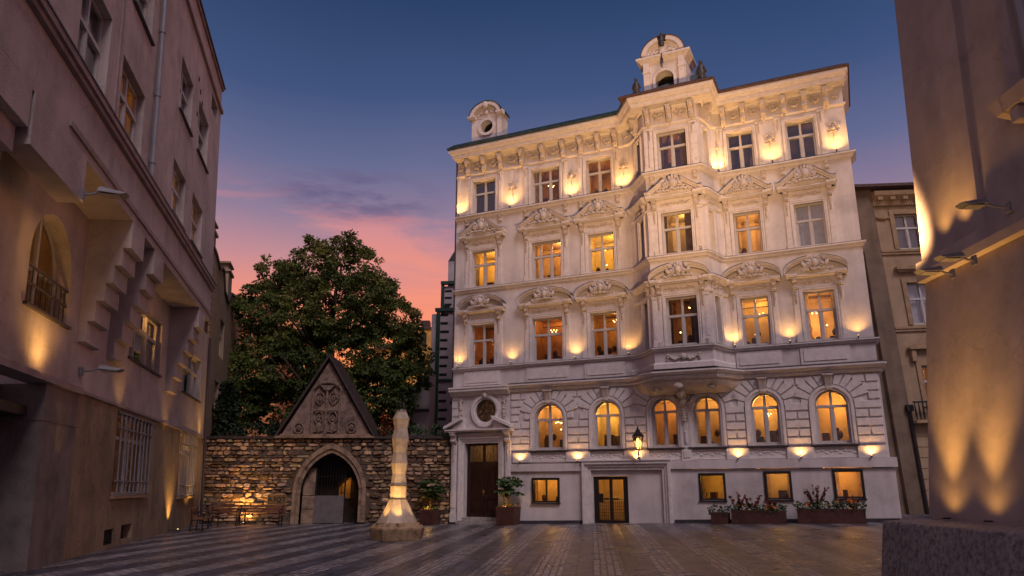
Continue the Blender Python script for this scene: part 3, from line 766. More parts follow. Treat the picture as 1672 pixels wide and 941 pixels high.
# --- main cornice
RP = [(.55, -3), (.55, 0)] + LEFTC[:3] + [(9.5, 0.55), (9.90, 1.18), (9.98, 1.3), (12.62, 1.3), (12.62, 0.0), (W - .42, 0), (W - .42, -3)]
co = MB(); co.box(.3, .9, -.04, .5, 17.6, 18.1); co.mould(RP, [(0, 17.62), (0.08, 17.64), (0.12, 17.72), (0.52, 17.74), (0.54, 17.80), (0.56, 17.80), (0.57, 17.93), (0.62, 17.95), (0.68, 18.06), (0.71, 18.08), (0.71, 18.20), (0, 18.22)])
co.build('cornice', M_TRIM, TH)
LP = RP[:5] + [(9.60, 0.62)]; RPm = [(9.98, 0.2), (9.98, 1.3), (12.62, 1.3), (12.62, 0.0), (W - .42, 0), (W - .42, -3)]
rf = MB(); rf.mould(RP[:7], [(0, 18.21), (0.74, 18.205), (0.78, 18.24), (0.78, 18.30), (0.52, 18.56), (0.1, 18.74), (-3, 20.1), (-3, 18.3)]); rf.build('roof', M_COPPER, TH)
rf = MB(); rf.mould(RPm, [(0, 18.21), (0.74, 18.205), (0.78, 18.24), (0.78, 18.30), (0.46, 18.52), (0.1, 18.70), (-0.2, 18.8), (-0.2, 18.3)]); rf.build('roof', M_TILE, TH)
rf = MB(); rf.add([(0, 0.2, 18.5), (W, 0.2, 18.5), (W, 6, 21), (0, 6, 21), (W, 11, 18.2), (0, 11, 18.2)], [(0, 1, 2, 3), (3, 2, 4, 5)]); rf.build('roof', M_TILE, TH)

# --- ornament helpers (work in panel space; y negative = out of the wall)
def spiral(m, cx, y, cz, r, turns, sgn=1, th=0.03, a0=0.0):
    pts = []; rr = []
    for i in range(int(turns * 10) + 1):
        t = i / (turns * 10); a = a0 + sgn * t * turns * 2 * PI; q = r * (1 - 0.85 * t)
        pts.append((cx + q * math.cos(a), y - 0.02 * t, cz + q * math.sin(a))); rr.append(th * (1 - 0.4 * t))
    m.tube(pts, rr, 5)
def leafs(m, x0, z0, x1, z1, y, n, size, r, sag=0.0):
    for i in range(n):
        t = (i + 0.5) / n
        x = x0 + (x1 - x0) * t; z = z0 + (z1 - z0) * t - sag * math.sin(PI * t)
        size2 = size * 1.25; s_ = size2 * (0.6 + 0.8 * math.sin(PI * t)) if sag else size2
        m.blob((x + r.uniform(-.3, .3) * size, y - r.uniform(0, .4) * size, z + r.uniform(-.5, .5) * size), (s_ * r.uniform(.8, 1.4), s_ * .7, s_ * r.uniform(.45, .8)), rot=r.uniform(-1, 1))
def cartouche(par, T, c, z, k, y=-0.2, seed=0, big=False):
    r = random.Random(seed); m = MB(T)
    m.blob((c, y, z), (0.15 * k, 0.10, 0.20 * k), low=False)
    m.blob((c, y - .07, z), (0.09 * k, 0.06, 0.13 * k), low=False)
    for q in (-1, 0, 1): m.blob((c + q * 0.10 * k, y, z + 0.24 * k - abs(q) * 0.04 * k), (0.06 * k, 0.07, 0.09 * k))
    for sg in (-1, 1):
        spiral(m, c + sg * 0.25 * k, y - 0.02, z - 0.04 * k, 0.13 * k, 1.6, sg, 0.035 * k, a0=PI / 2)
        m.blob((c + sg * 0.25 * k, y, z - 0.04 * k), (0.07 * k, 0.08, 0.07 * k))
        leafs(m, c + sg * 0.15 * k, z - 0.22 * k, c + sg * 0.62 * k, z - 0.26 * k, y + 0.03, 6, 0.065 * k, r)
        if big: m.blob((c + sg * 0.42 * k, y - .02, z - 0.05 * k), (0.09 * k, 0.09, 0.17 * k), rot=-sg * .5); m.blob((c + sg * 0.34 * k, y - .03, z + 0.13 * k), (0.06 * k, 0.06, 0.06 * k))
    leafs(m, c - 0.2 * k, z - .24 * k, c + 0.2 * k, z - .24 * k, y - .02, 5, 0.06 * k, r)
    m.build('cartouche', M_STUCCO, par, smooth=True, fixn=False)
def bracket(m, c, y, z1, h, w_, out, r):
    """scrolled console; top at z1"""
    prof = [(y, z1), (y - out, z1), (y - out, z1 - h * .14), (y - out * .88, z1 - h * .30), (y - out * .60, z1 - h * .42), (y - out * .5, z1 - h * .6), (y - out * .62, z1 - h * .78), (y - out * .45, z1 - h * .95), (y - out * .1, z1 - h), (y, z1 - h)]
    m.prismx(prof, c - w_ / 2, c + w_ / 2)
    m.box(c - w_ * .62, c + w_ * .62, y - out - .02, y, z1 - h * .07, z1)
    m.blob((c, y - out * .9, z1 - h * .24), (w_ * .35, out * .15, h * .13)); m.blob((c, y - out * .66, z1 - h * .8), (w_ * .3, out * .2, h * .12))
# --- cornice consoles and frieze swags
cons = [(x, 0) for x in (0.70, 1.60, 2.52, 3.68, 4.80, 5.86, 6.76, 7.62, 8.45, 13.38, 14.21, 15.05, 15.89, 16.72, 17.55)] + [(x, 1.3) for x in (10.34, 11.29, 12.24)]
for i, (x, d) in enumerate(cons):
    m = MB(); bracket(m, x, -d, 17.66, 0.72, 0.20, 0.44, rnd)
    m.blob((x, -d - .06, 16.92), (0.05, 0.05, 0.10)); m.build('console', M_STUCCO, TH, fixn=True)
    if i not in (8, 14, 17):
        nx = cons[i + 1][0]
        s_ = MB(); r = random.Random(i)
        leafs(s_, x + 0.16, 17.46, nx - 0.16, 17.46, -d - 0.045, 9, 0.055, r, sag=0.22)
        s_.blob(((x + nx) / 2, -d - .05, 17.45), (0.08, 0.05, 0.09)); spiral(s_, (x + nx) / 2 - 0.14, -d - .05, 17.5, 0.08, 1.2, 1, .022); spiral(s_, (x + nx) / 2 + 0.14, -d - .05, 17.5, 0.08, 1.2, -1, .022)
        s_.build('festoon', M_STUCCO, TH, smooth=True, fixn=False)
for T, l in ((TL, LL), (TR, LR)):
    m = MB(T); bracket(m, l / 2, 0, 17.66, 0.72, 0.18, 0.42, rnd); m.build('console', M_STUCCO, TH)
for x, d in ((8.95, 0.05), (17.95, 0), (0.25, 0)):
    s_ = MB(); leafs(s_, x - .2, 17.45, x + .2, 17.45, -d - .05, 6, 0.05, rnd, sag=.15); s_.build('festoon', M_STUCCO, TH, smooth=True, fixn=False)

# --- window surrounds
def surround(par, T, a, b, row, seed, side=False):
    zb, zt = ROWS[row]; c = (a + b) / 2; r = random.Random(seed); h = (b - a) / 2
    m = MB(T)
    aw = 0.13
    top = {2: 9.13, 3: 12.83, 4: 16.56}[row]
    # architrave
    for (o0, o1, y) in ((0.0, 0.07, -0.045), (0.07, aw, -0.075)):
        m.box(a - o1, a - o0, y, 0.005, zb - 0.02, top + o1); m.box(b + o0, b + o1, y, 0.005, zb - 0.02, top + o1)
        m.box(a - o0, b + o0, y, 0.005, top + o0, top + o1)
    m.box(a - 0.03, b + 0.03, -0.13, 0.02, zb - 0.06, zb - 0.01)
    if side:
        m.build('window_surround', M_TRIM, par)
        return
    if row == 4:
        for sg, e in ((-1, a), (1, b)):
            x0, x1 = sorted((e + sg * (aw + .04), e + sg * (aw + 0.27)))
            m.box(x0, x1, -0.06, 0.005, 14.80, 16.84); m.box(x0 + .05, x1 - .05, -0.085, 0.0, 14.98, 16.3)
            m.box(x0 - .03, x1 + .03, -0.10, 0.0, 16.74, 16.84)
            bm_ = MB(T); bracket(bm_, (x0 + x1) / 2, 0, 14.52, 0.34, 0.17, 0.16, r); bm_.build('sill_bracket', M_STUCCO, par)
        m.build('window_surround', M_TRIM, par)
        for sg, e in ((-1, a), (1, b)):
            dd = MB(T)
            for q in range(6): dd.blob((e + sg * (aw + .155), -0.10, 16.70 - q * 0.085), (0.045 - .005 * q, 0.03, 0.045))
            dd.build('stucco_drop', M_STUCCO, par, smooth=True, fixn=False)
        return
    # 2F and 3F: pilasters with drops, frieze, pediment
    zc = {2: 9.66, 3: 13.40}[row]          # underside of pediment cornice
    pw = 0.20
    for sg, e in ((-1, a), (1, b)):
        x0, x1 = sorted((e + sg * (aw + .03), e + sg * (aw + .03 + pw)))
        m.box(x0, x1, -0.055, 0.005, zb - .02, zc - .42); m.box(x0 - .02, x1 + .02, -0.09, 0.0, zb - .02, zb + .2)
    hw = h + 0.44
    m.box(c - h - aw - .05, c + h + aw + .05, -0.05, 0.004, top + aw + .02, zc)
    m.build('window_surround', M_TRIM, par)
    for sg, e in ((-1, a), (1, b)):
        br = MB(T)
        x = e + sg * (aw + .03 + pw / 2)
        bracket(br, x, 0, zc, 0.42, 0.19, 0.28, r)
        for q in range(6): br.blob((x + r.uniform(-.01, .01), -0.085, zc - .50 - q * 0.09), (0.06 - .006 * q, 0.05, 0.05))
        br.build('pediment_bracket', M_STUCCO, par, fixn=True)
    fr_ = MB(T)
    leafs(fr_, c - h * .95, (top + aw + zc) / 2 + .02, c + h * .95, (top + aw + zc) / 2 + .02, -0.065, 12, 0.05, r)
    for q in (-1, 1): spiral(fr_, c + q * h * .5, -.07, (top + aw + zc) / 2 + .02, .09, 1.3, q, .02)
    fr_.build('frieze_relief', M_STUCCO, par, smooth=True, fixn=False)
    p = MB(T); e = h + 0.60; th = 0.15; rise = 0.66 if row == 3 else 0.50
    # horizontal cornice
    p.prismx([(0, zc), (-.16, zc + .0), (-.26, zc + .06), (-.30, zc + .07), (-.30, zc + .12), (0, zc + .14)], c - e + .12, c + e - .12)
    for sg in (-1, 1):       # end returns that break forward
        x0, x1 = sorted((c + sg * (e - .42), c + sg * (e - .04)))
        p.prismx([(0, zc), (-.24, zc), (-.36, zc + .07), (-.38, zc + .12), (-.38, zc + .17), (0, zc + .17)], x0, x1)
    # raking pieces
    K = 8
    for sg in (-1, 1):
        pts = []
        for i in range(K + 1):
            t = i / K
            if row == 3:
                x = e - (e - 0.34) * t; z = zc + .15 + rise * .80 * max(0, (t - .18) / .82)
                if t < .12: z = zc + .15 + rise * .05
            else:
                ang = PI / 2 * t * 0.86; x = e * math.cos(ang); z = zc + .15 + rise * 1.02 * math.sin(ang) ** 1.15
                if row == 2: x = e - (e - .12) * (1 - math.cos(PI / 2 * (t ** .9) * 0.95)) / 1.0 if False else x
            pts.append((c + sg * x, z))
        for (q0, q1) in zip(pts[:-1], pts[1:]):
            for (o0, o1, yy) in ((0.0, .07, -.30), (.07, .13, -.37), (.13, .17, -.42)):
                p.prism([(q0[0], q0[1] + o0), (q1[0], q1[1] + o0), (q1[0], q1[1] + o1), (q0[0], q0[1] + o1)], yy, 0.0)
    # tympanum
    p.prism([(c - e + .2, zc + .14), (c + e - .2, zc + .14), (c + e * .45, zc + .14 + rise * .62), (c, zc + .14 + rise * .8), (c - e * .45, zc + .14 + rise * .62)], -0.14, 0.0)
    po = p.build('pediment', M_TRIM, par)
    # lead on top
    ld = MB(T)
    for sg in (-1, 1):
        for i in range(K):
            t = i / K; t2 = (i + 1) / K
            def PP(t):
                if row == 3:
                    x = e - (e - 0.34) * t; z = zc + .15 + rise * .80 * max(0, (t - .18) / .82)
                    if t < .12: z = zc + .15 + rise * .05
                else:
                    ang = PI / 2 * t * 0.86; x = e * math.cos(ang); z = zc + .15 + rise * 1.02 * math.sin(ang) ** 1.15
                return (c + sg * x, z)
            q0, q1 = PP(t), PP(t2)
            ld.prism([(q0[0], q0[1] + .173), (q1[0], q1[1] + .173), (q1[0], q1[1] + .188), (q0[0], q0[1] + .188)], -.435, 0.0)
    ld.build('lead_cover', M_SILL, po)
    cartouche(po, T, c, zc + rise * (0.92 if row == 3 else 1.05), 1.22 if row == 3 else 1.0, -0.36, seed, big=row == 2)
    if row == 2:
        g2 = MB(T)
        for sg in (-1, 1): leafs(g2, c + sg * .15, zc + rise + .42, c + sg * (h + .1), zc + rise + .34, -.04, 8, .05, r, sag=.12)
        leafs(g2, c - .25, zc + .3, c + .25, zc + .3, -.17, 5, .06, r)
        g2.build('garland', M_STUCCO, par, smooth=True, fixn=False)
I3 = None
for c_, (a, b) in cols.items():
    for row in (2, 3, 4):
        surround(TH, I3, a, b, row, c_ * 10 + row)
TBF = seg_T((10.08, 1.3), (12.42, 1.3))[0]
for row in (2, 3, 4):
    surround(TH, TBF, BAYW[0] - 10.08, BAYW[1] - 10.08, row, 40 + row)
    surround(TH, TL, 0.20, 0.76, row, 1, True); surround(TH, TR, 0.18, 0.62, row, 1, True)
# bay side pediment cornices and corner pilasters
SIDEL = [(9.05, 0.07), (9.22, 0.17), (9.40, 0.36), (9.96, 1.14), (10.02, 1.22), (10.30, 1.32)]
SIDER = [(12.20, 1.32), (12.46, 1.25), (12.50, 1.16), (12.74, 0.40), (12.80, 0.20), (12.95, 0.06)]
for zc in (9.66, 13.40):
    for sp_ in (SIDEL, SIDER):
        m = MB(); m.mould(sp_, [(0, zc), (.14, zc + .02), (.24, zc + .14), (.30, zc + .17), (.30, zc + .24), (0, zc + .30)])
        m.mould(sp_, [(0, zc - .44), (.06, zc - .42), (.09, zc - .36), (.09, zc - .33), (0, zc - .31)]); m.build('side_cornice', M_TRIM, TH)
        m = MB(); m.mould(sp_, [(0, zc + .31), (.31, zc + .245), (.31, zc + .26), (0, zc + .325)]); m.build('lead_cover', M_SILL, TH)
    for T, l in ((TL, LL), (TR, LR)):
        q = MB(T); leafs(q, .1, zc - .14, l - .1, zc - .14, -.04, 7, .05, rnd); bracket(q, l - .08 if T is TL else .08, -.02, zc, .34, .14, .18, rnd); q.build('frieze_relief', M_STUCCO, TH, fixn=False)
for row in (2, 3, 4):
    zb = ROWS[row][0]; zt = {2: 9.2, 3: 12.95, 4: 16.84}[row]
    for x in (10.10, 12.40):
        m = MB(); s0 = x if x < 11 else x - .22
        m.box(s0, s0 + .22, -1.36, -1.28, zb - .02, zt); m.box(s0 - .02, s0 + .24, -1.39, -1.28, zb - .02, zb + .18); m.box(s0 - .02, s0 + .24, -1.39, -1.28, zt - .1, zt)
        m.box(s0 + .05, s0 + .17, -1.375, -1.28, zb + .3, zt - .2); m.build('pilaster', M_TRIM, TH)
# wall strips at the facade ends and next to the bay
for x0 in (0.03, 2.98, 12.99 + .05):
    for (z0, z1) in ((7.1, 9.2), (14.8, 16.84)):
        m = MB()
        if x0 == 2.98 and z0 < 10: m.box(2.42, 2.60, -.04, .005, 7.1, 9.5)
        else: m.box(x0, x0 + .18, -.04, .005, z0, z1)
        m.build('pilaster', M_TRIM, TH)
# crown and drop reliefs between the top floor windows
for x in (3.12, 6.22, 8.75, 12.98 + .05 if False else 13.0, 15.20, 17.70):
    z = 15.95; m = MB(); r = random.Random(int(x * 10))
    if x == 13.0: z = 16.0
    for q in (-2, -1, 0, 1, 2): m.blob((x + q * .055, -.04, z + .20 + .035 * (2 - abs(q))), (.03, .03, .06))
    m.box(x - .13, x + .13, -.05, 0, z + .10, z + .15)
    m.blob((x, -.05, z - .02), (.10, .05, .11), low=False)
    for sg in (-1, 1):
        spiral(m, x + sg * .17, -.05, z - .02, .08, 1.2, sg, .02); leafs(m, x + sg * .06, z - .15, x + sg * .18, z - .22, -.04, 3, .035, r)
    for q in range(6): m.blob((x, -.04, z - .18 - q * .075), (.045 - .005 * q, .03, .04))
    m.build('crown_relief', M_STUCCO, TH, smooth=True, fixn=False)
# bay apron swag
m = MB(); r = random.Random(3)
for sg in (-1, 1): leafs(m, 11.25, 6.74, 11.25 + sg * .62, 6.72, -1.34, 11, .05, r, sag=.16); leafs(m, 11.25 + sg * .62, 6.8, 11.25 + sg * .66, 6.5, -1.34, 4, .05, r)
m.blob((11.25, -1.36, 6.66), (.13, .07, .14), low=False); spiral(m, 11.1, -1.37, 6.66, .09, 1.2, 1, .025); spiral(m, 11.4, -1.37, 6.66, .09, 1.2, -1, .025)
m.build('festoon', M_STUCCO, TH, smooth=True, fixn=False)
m = MB(); m.mould(BAYP, [(0, 6.2), (.07, 6.2), (.07, 6.40), (.02, 6.46), (0, 6.46)]); m.build('bay_base', M_TRIM, TH)
# underside of the bay: curved bowl from wall to string course
m = MB(); n = len(CP) - 2; K = 8; ring = []
for j in range(K + 1):
    t = j / K; f = math.sin(PI / 2 * t) ** 0.8; z = 5.28 + (5.80 - 5.28) * t ** 1.3
    for p in CP[1:-1]: ring.append((11.25 + (p[0] - 11.25) * (0.72 + 0.28 * f), -(p[1] * f) - 0.01, z if True else z))
fs = [(j * n + i, j * n + i + 1, (j + 1) * n + i + 1, (j + 1) * n + i) for j in range(K) for i in range(n - 1)]
m.add(ring, fs); m.build('bay_underside', M_STUCCO, TH, smooth=True, fixn=False)
for x in (9.98, 12.2): m = MB(); bracket(m, x, -.5, 5.80, .42, .34, .55, rnd); m.build('bay_console', M_STUCCO, TH)
m = MB(); r = random.Random(5)      # great central console with mask, above a pilaster
m.prismx([(0, 5.80), (-1.05, 5.80), (-1.05, 5.66), (-.85, 5.45), (-.45, 5.28), (-.22, 4.95), (-.2, 4.55), (-.1, 4.3), (0, 4.25)], 10.76, 11.04)
m.blob((10.9, -.95, 5.55), (.22, .18, .16), low=False); m.blob((10.9, -.62, 5.30), (.17, .2, .2), low=False); m.blob((10.9, -.36, 5.0), (.13, .15, .22), low=False)
for sg in (-1, 1): spiral(m, 10.9 + sg * .24, -.75, 5.60, .13, 1.5, sg, .045); leafs(m, 10.9 + sg * .2, 5.3, 10.9 + sg * .12, 4.3, -.12, 8, .06, r)
for q in range(6): m.blob((10.9, -.26 + .01 * q, 4.75 - q * .1), (.09, .06, .07))
m.build('mask_console', M_STUCCO, TH, smooth=False, fixn=False)
m = MB(); m.box(10.76, 11.04, -.09, 0, 3.15, 4.28); m.box(10.72, 11.08, -.12, 0, 4.22, 4.30); m.box(10.70, 11.10, -.14, 0, 2.66, 3.12); m.box(10.78, 11.02, -.17, 0, 2.76, 3.02)
m.box(10.83, 10.97, -.12, 0, 3.3, 4.1)
for q in range(5): m.blob((10.9, -.12, 3.75 - q * .09), (.08 - .008 * q, .05, .06))
m.build('pilaster', M_TRIM, TH)

# --- windows: interiors and light
spec = {  # (col,row): power, room, curtain, refl, chandelier
 (1, 2): (14, M_ROOM2, 0, False, True), (2, 2): (26, M_ROOM2, 0, False, True), (3, 2): (18, M_ROOM2, 0, False, True), (5, 2): (46, M_ROOM, 0, False, True), (6, 2): (55, M_ROOM, 0.15, False, True),
 (1, 3): (34, M_ROOM3, .15, False, False), (2, 3): (46, M_ROOM3, .1, False, False), (3, 3): (60, M_ROOM3, 0, False, True), (5, 3): (24, M_ROOM3, .12, False, False), (6, 3): (0, M_ROOMD, 1, True, False),
 (1, 4): (3, M_ROOMD, 0, True, False), (2, 4): (10, M_ROOM2, 0.2, False, True), (3, 4): (20, M_ROOM2, 0, False, False), (5, 4): (2, M_ROOMD, 0, True, False), (6, 4): (2, M_ROOMD, 0, True, False)}
for (c_, row), (pw, rm, cu, rf_, ch) in spec.items():
    a, b = cols[c_]; zb, zt = ROWS[row]
    window(TH, None, a, b, zb, zt, style='three' if (c_ == 2 and row > 2) else 'cross', power=pw, room=rm, curt=cu, refl=rf_, chand=ch, seed=c_ * 7 + row)
for row, pw in ((2, 9), (3, 15), (4, 3)):
    window(TH, TBF, BAYW[0] - 10.08, BAYW[1] - 10.08, *ROWS[row], power=pw, room={2: M_ROOM2, 3: M_ROOM3, 4: M_ROOM2}[row], refl=row == 4, chand=row == 2, seed=60 + row)
    window(TH, TL, 0.20, 0.76, *ROWS[row], style='none', power=0, refl=True, room=M_ROOMD, seed=70 + row, roomd=.7, simple=True)
    window(TH, TR, 0.18, 0.62, *ROWS[row], style='none', power=0, refl=True, room=M_ROOMD, seed=80 + row, roomd=.7, simple=True)
for i, (key, (a, b)) in enumerate(GA.items()):
    window(TH, None, a, b, GZ0, GZ1, arch=True, power=(46, 46, 34, 32, 48, 58)[i], room=M_ROOM, seed=90 + i, col=(1.0, .50, .125), curt=.12 if i in (2, 3) else 0, chand=i in (0, 4))
for i, (a, b, zb, zt) in enumerate(base_ops):
    Tb = (lambda yo: (lambda v: Vector((v[0], v[1] + yo, v[2]))))(-.08)
    window(TH, Tb, a, b, zb, zt, style='single' if i == 0 else 'none', power=(30, 16, 16, 22)[i], room=M_ROOM3, fm=M_BFRAME, seed=120 + i, curt=.18 if i else .1, depth=.08)
    m = MB(); m.box(a - .06, b + .06, -.17, 0, zb - .05, zb - .005)
    for (x0, x1, z0, z1) in ((a - .03, a + .05, zb, zt + .03), (b - .05, b + .03, zb, zt + .03), (a + .05, b - .05, zt - .04, zt + .03)): m.box(x0, x1, -.14, .02, z0, z1)
    m.build('black_surround', M_BFRAME, TH)
# --- glass double door inside the big portal
pm = MB(); 
for (o0, o1, y) in ((0.0, .12, -.12), (.12, .24, -.18), (.24, .36, -.26)):
    x0, x1, zt = 6.80, 9.85, 2.30
    pm.box(x0 - o1, x0 - o0, y, .03, -.2, zt + o1); pm.box(x1 + o0, x1 + o1, y, .03, -.2, zt + o1); pm.box(x0 - o0, x1 + o0, y, .03, zt + o0, zt + o1)
pm.box(6.40, 10.25, -.30, .03, 2.66, 2.72)
pm.build('portal_frame', M_TRIM, TH, bevel=.01)
d = MB(); zf = gz(*thw(7.6, .2)[:2])
a, b, zt = 6.86, 8.34, 2.04
for (x0, x1) in ((a, a + .1), (b - .1, b), ((a + b) / 2 - .06, (a + b) / 2 + .06), (a + .1, a + .2), (b - .2, b - .1)): d.box(x0, x1, .10, .18, zf, zt)
for (z0, z1) in ((zf, zf + .12), (zt - .12, zt)): d.box(a, b, .102, .178, z0, z1)
do = d.build('glass_door', M_BFRAME, TH)
m = MB(); m.add([(a + .1, .15, zf + .1), (b - .1, .15, zf + .1), (b - .1, .15, zt - .1), (a + .1, .15, zt - .1)], [(0, 1, 2, 3)]); m.build('pane', M_GLASS, do)
m = MB(); m.tube([((a + b) / 2 - .30, .07, 1.15), ((a + b) / 2 - .08, .07, 1.15)], .03); m.tube([((a + b) / 2 + .08, .07, 1.15), ((a + b) / 2 + .34, .07, 1.15)], .03); m.box(a + .22, a + .40, .07, .1, 1.0, 1.35); m.build('handle', M_IRON, do)
m = MB()
for i in range(14): m.box(a + .22 + i * .082, a + .235 + i * .082, .22, .235, zf + .1, 1.05)
for i in range(7): m.box(a + .2, b - .2, .222, .233, zf + .15 + i * .13, zf + .163 + i * .13)
m.build('lattice', M_IRON, do)
m = MB(); m.add([(a - .4, .3, 0), (b + .4, .3, 0), (b + .4, 2.6, 0), (a - .4, 2.6, 0), (a - .4, .3, 2.4), (b + .4, .3, 2.4), (b + .4, 2.6, 2.4), (a - .4, 2.6, 2.4)], [(0, 1, 2, 3), (4, 5, 6, 7), (3, 2, 6, 7), (0, 3, 7, 4), (1, 2, 6, 5)])
m.box(a + .3, a + 1.2, 1.7, 2.0, 0, 1.2); m.build('room', M_ROOM3, do)
lamp('POINT', do, (7.5, 1.2, 2.2), 26, WARM, radius=.1)

# --- entrance bay on the left
e = MB()
panel(e, 0, 3.0, -.3, 5.9, [(0.72, 2.46, .05, 3.56), (1.27, 2.31, 4.50, 5.54)], y=-.06, rev=.34)
e.add([(3.0, -.06, -.3), (3.0, 0, -.3), (3.0, 0, 5.9), (3.0, -.06, 5.9)], [(0, 1, 2, 3)])
for i in range(14):      # quoin blocks at the left edge
    e.box(0.02, 0.28 + (.1 if i % 2 else 0), -.10, -.04, .75 + i * .37, .75 + i * .37 + .32)
e.build('entrance_wall', M_WHITE, TH, fixn=False)
c1 = MB(); c1.mould([(-.05, .06), (3.02, .06)], [(0, 5.72), (.10, 5.74), (.14, 5.84), (.26, 5.92), (.30, 5.93), (.30, 6.02), (.34, 6.05), (.34, 6.12), (0, 6.18)]); c1.build('entrance_cornice', M_TRIM, TH)
f = MB()
for (o0, o1, y) in ((0, .10, -.10), (.10, .2, -.15), (.2, .28, -.20)):
    f.box(.72 - o1, .72 - o0, y, -.03, 0, 3.56 + o1); f.box(2.46 + o0, 2.46 + o1, y, -.03, 0, 3.56 + o1); f.box(.72 - o0, 2.46 + o0, y, -.03, 3.56 + o0, 3.56 + o1)
for x in (.02, 2.74):
    f.box(x + .06, x + .36, -.24, -.03, .1, .5); f.box(x + .08, x + .34, -.18, -.03, .5, 3.65); f.box(x + .14, x + .28, -.21, -.03, .7, 3.0)
f.box(.3, 2.9, -.14, -.03, 3.86, 4.02)
f.build('door_surround', M_TRIM, TH)
r = random.Random(11)
for x in (.22, 2.95):
    f = MB()
    bracket(f, x, -.16, 4.06, .5, .26, .28, r)
    for q in range(8): f.blob((x, -.2, 3.5 - q * .1), (.08 - .006 * q, .06, .06))
    f.build('door_bracket', M_STUCCO, TH)
p = MB()        # broken pediment, two sloping halves
p.prismx([(-.05, 4.06), (-.36, 4.06), (-.46, 4.12), (-.46, 4.18), (-.05, 4.20)], -.18, 3.2)
for sg in (-1, 1):
    for (q0, q1) in (((1.70, 4.20), (0.62, 4.62)),):
        A = (1.51 + sg * q0[0], q0[1]); B = (1.51 + sg * q1[0] * 1.25, q1[1])
        p.prism([A, B, (B[0], B[1] + .13), (A[0], A[1] + .13)] if sg < 0 else [B, A, (A[0], A[1] + .13), (B[0], B[1] + .13)], -.52, -.05)
        p.prism([(A[0] - sg * .2, 4.19), (B[0], 4.19), (B[0], B[1]), ], -.30, -.05)
po = p.build('pediment', M_TRIM, TH)
m = MB(); K = 28                    # rose window ring
cx, cz = 1.79, 5.02
for (ra, rb_, y) in ((.52, .60, -.10), (.60, .74, -.16)):
    for k_ in range(K):
        t0, t1 = 2 * PI * k_ / K, 2 * PI * (k_ + 1) / K
        m.prism([(cx + ra * math.cos(t0), cz + ra * math.sin(t0)), (cx + ra * math.cos(t1), cz + ra * math.sin(t1)), (cx + rb_ * math.cos(t1), cz + rb_ * math.sin(t1)), (cx + rb_ * math.cos(t0), cz + rb_ * math.sin(t0))], y, .1)
ro = m.build('rose_window', M_TRIM, TH)
m = MB(); m.add([(cx + .54 * math.cos(2 * PI * k_ / 32), .03, cz + .54 * math.sin(2 * PI * k_ / 32)) for k_ in range(32)], [tuple(range(32))]); m.build('pane', mat('amber_leaded_glass', (.16, .085, .035), .3, .4, 6), ro)
m = MB()
m.tube([(cx + .5 * math.cos(2 * PI * k_ / 32), .0, cz + .5 * math.sin(2 * PI * k_ / 32)) for k_ in range(32)], .03, 6, True)
for k_ in range(8):
    a_ = 2 * PI * k_ / 8 + PI / 8; m.tube([(cx + .12 * math.cos(a_), 0, cz + .12 * math.sin(a_)), (cx + .5 * math.cos(a_), 0, cz + .5 * math.sin(a_))], .014, 5)
    b_ = a_ + PI / 8; m.tube([(cx + .3 * math.cos(b_) + .11 * math.cos(q * PI / 5), 0, cz + .3 * math.sin(b_) + .11 * math.sin(q * PI / 5)) for q in range(10)], .012, 5, True)
m.tube([(cx + .12 * math.cos(q * PI / 6), 0, cz + .12 * math.sin(q * PI / 6)) for q in range(12)], .014, 5, True)
m.build('tracery', M_BRONZE, ro)
m = MB(); r = random.Random(21)
m.blob((cx, -.2, 5.72), (.12, .1, .16), low=False); leafs(m, cx - .5, 5.66, cx + .5, 5.66, -.1, 8, .05, r)
for x in (.48, 2.72):
    leafs(m, x, 5.6, x, 4.75, -.1, 12, .07, r); spiral(m, x, -.11, 5.45, .13, 1.4, 1, .03); spiral(m, x, -.11, 4.95, .11, 1.4, -1, .03)
m.build('scroll_relief', M_STUCCO, TH, smooth=True, fixn=False)
# door: two leaves, transom light above
dd = MB()
dd.box(.74, .82, .18, .28, .3, 3.54); dd.box(2.36, 2.44, .18, .28, .3, 3.54); dd.box(.82, 2.36, .18, .28, 2.62, 2.74); dd.box(.82, 2.36, .181, .279, 3.46, 3.54); dd.box(1.54, 1.64, .182, .278, 2.74, 3.46)
dr = dd.build('entrance_door', M_DOOR, TH)
for (x0, x1) in ((.82, 1.575), (1.605, 2.36)):
    l = MB(); c = (x0 + x1) / 2
    l.box(x0, x1, .22, .27, .32, 2.62)
    for (a_, b_, z0, z1) in ((x0, x0 + .11, .32, 2.62), (x1 - .11, x1, .32, 2.62), (x0 + .11, x1 - .11, .32, .5), (x0 + .11, x1 - .11, 1.1, 1.28), (x0 + .11, x1 - .11, 2.48, 2.62)): l.box(a_, b_, .19, .23, z0, z1)
    l.box(c - .18, c + .18, .20, .23, .62, 1.0)
    for k_ in range(8):
        t0, t1 = PI * k_ / 8, PI * (k_ + 1) / 8
        l.prism([(c - .17 * math.cos(t0), 2.2 + .17 * math.sin(t0)), (c - .17 * math.cos(t1), 2.2 + .17 * math.sin(t1)), (c - .13 * math.cos(t1), 2.2 + .13 * math.sin(t1)), (c - .13 * math.cos(t0), 2.2 + .13 * math.sin(t0))], .19, .23)
    l.box(c - .17, c - .13, .19, .23, 1.4, 2.2); l.box(c + .13, c + .17, .19, .23, 1.4, 2.2)
    lo = l.build('door_leaf', M_DOOR, dr)
m = MB(); m.box(1.55, 1.64, .13, .18, 1.38, 1.46); m.blob((1.56, .16, 1.42), (.03, .05, .06)); m.blob((1.63, .16, 1.42), (.03, .05, .06)); m.tube([(1.6, .15, 1.25), (1.6, .13, 1.5)], .018); m.build('handle', mat('brass', (.5, .3, .1), .3, .1, metal=.8), dr)
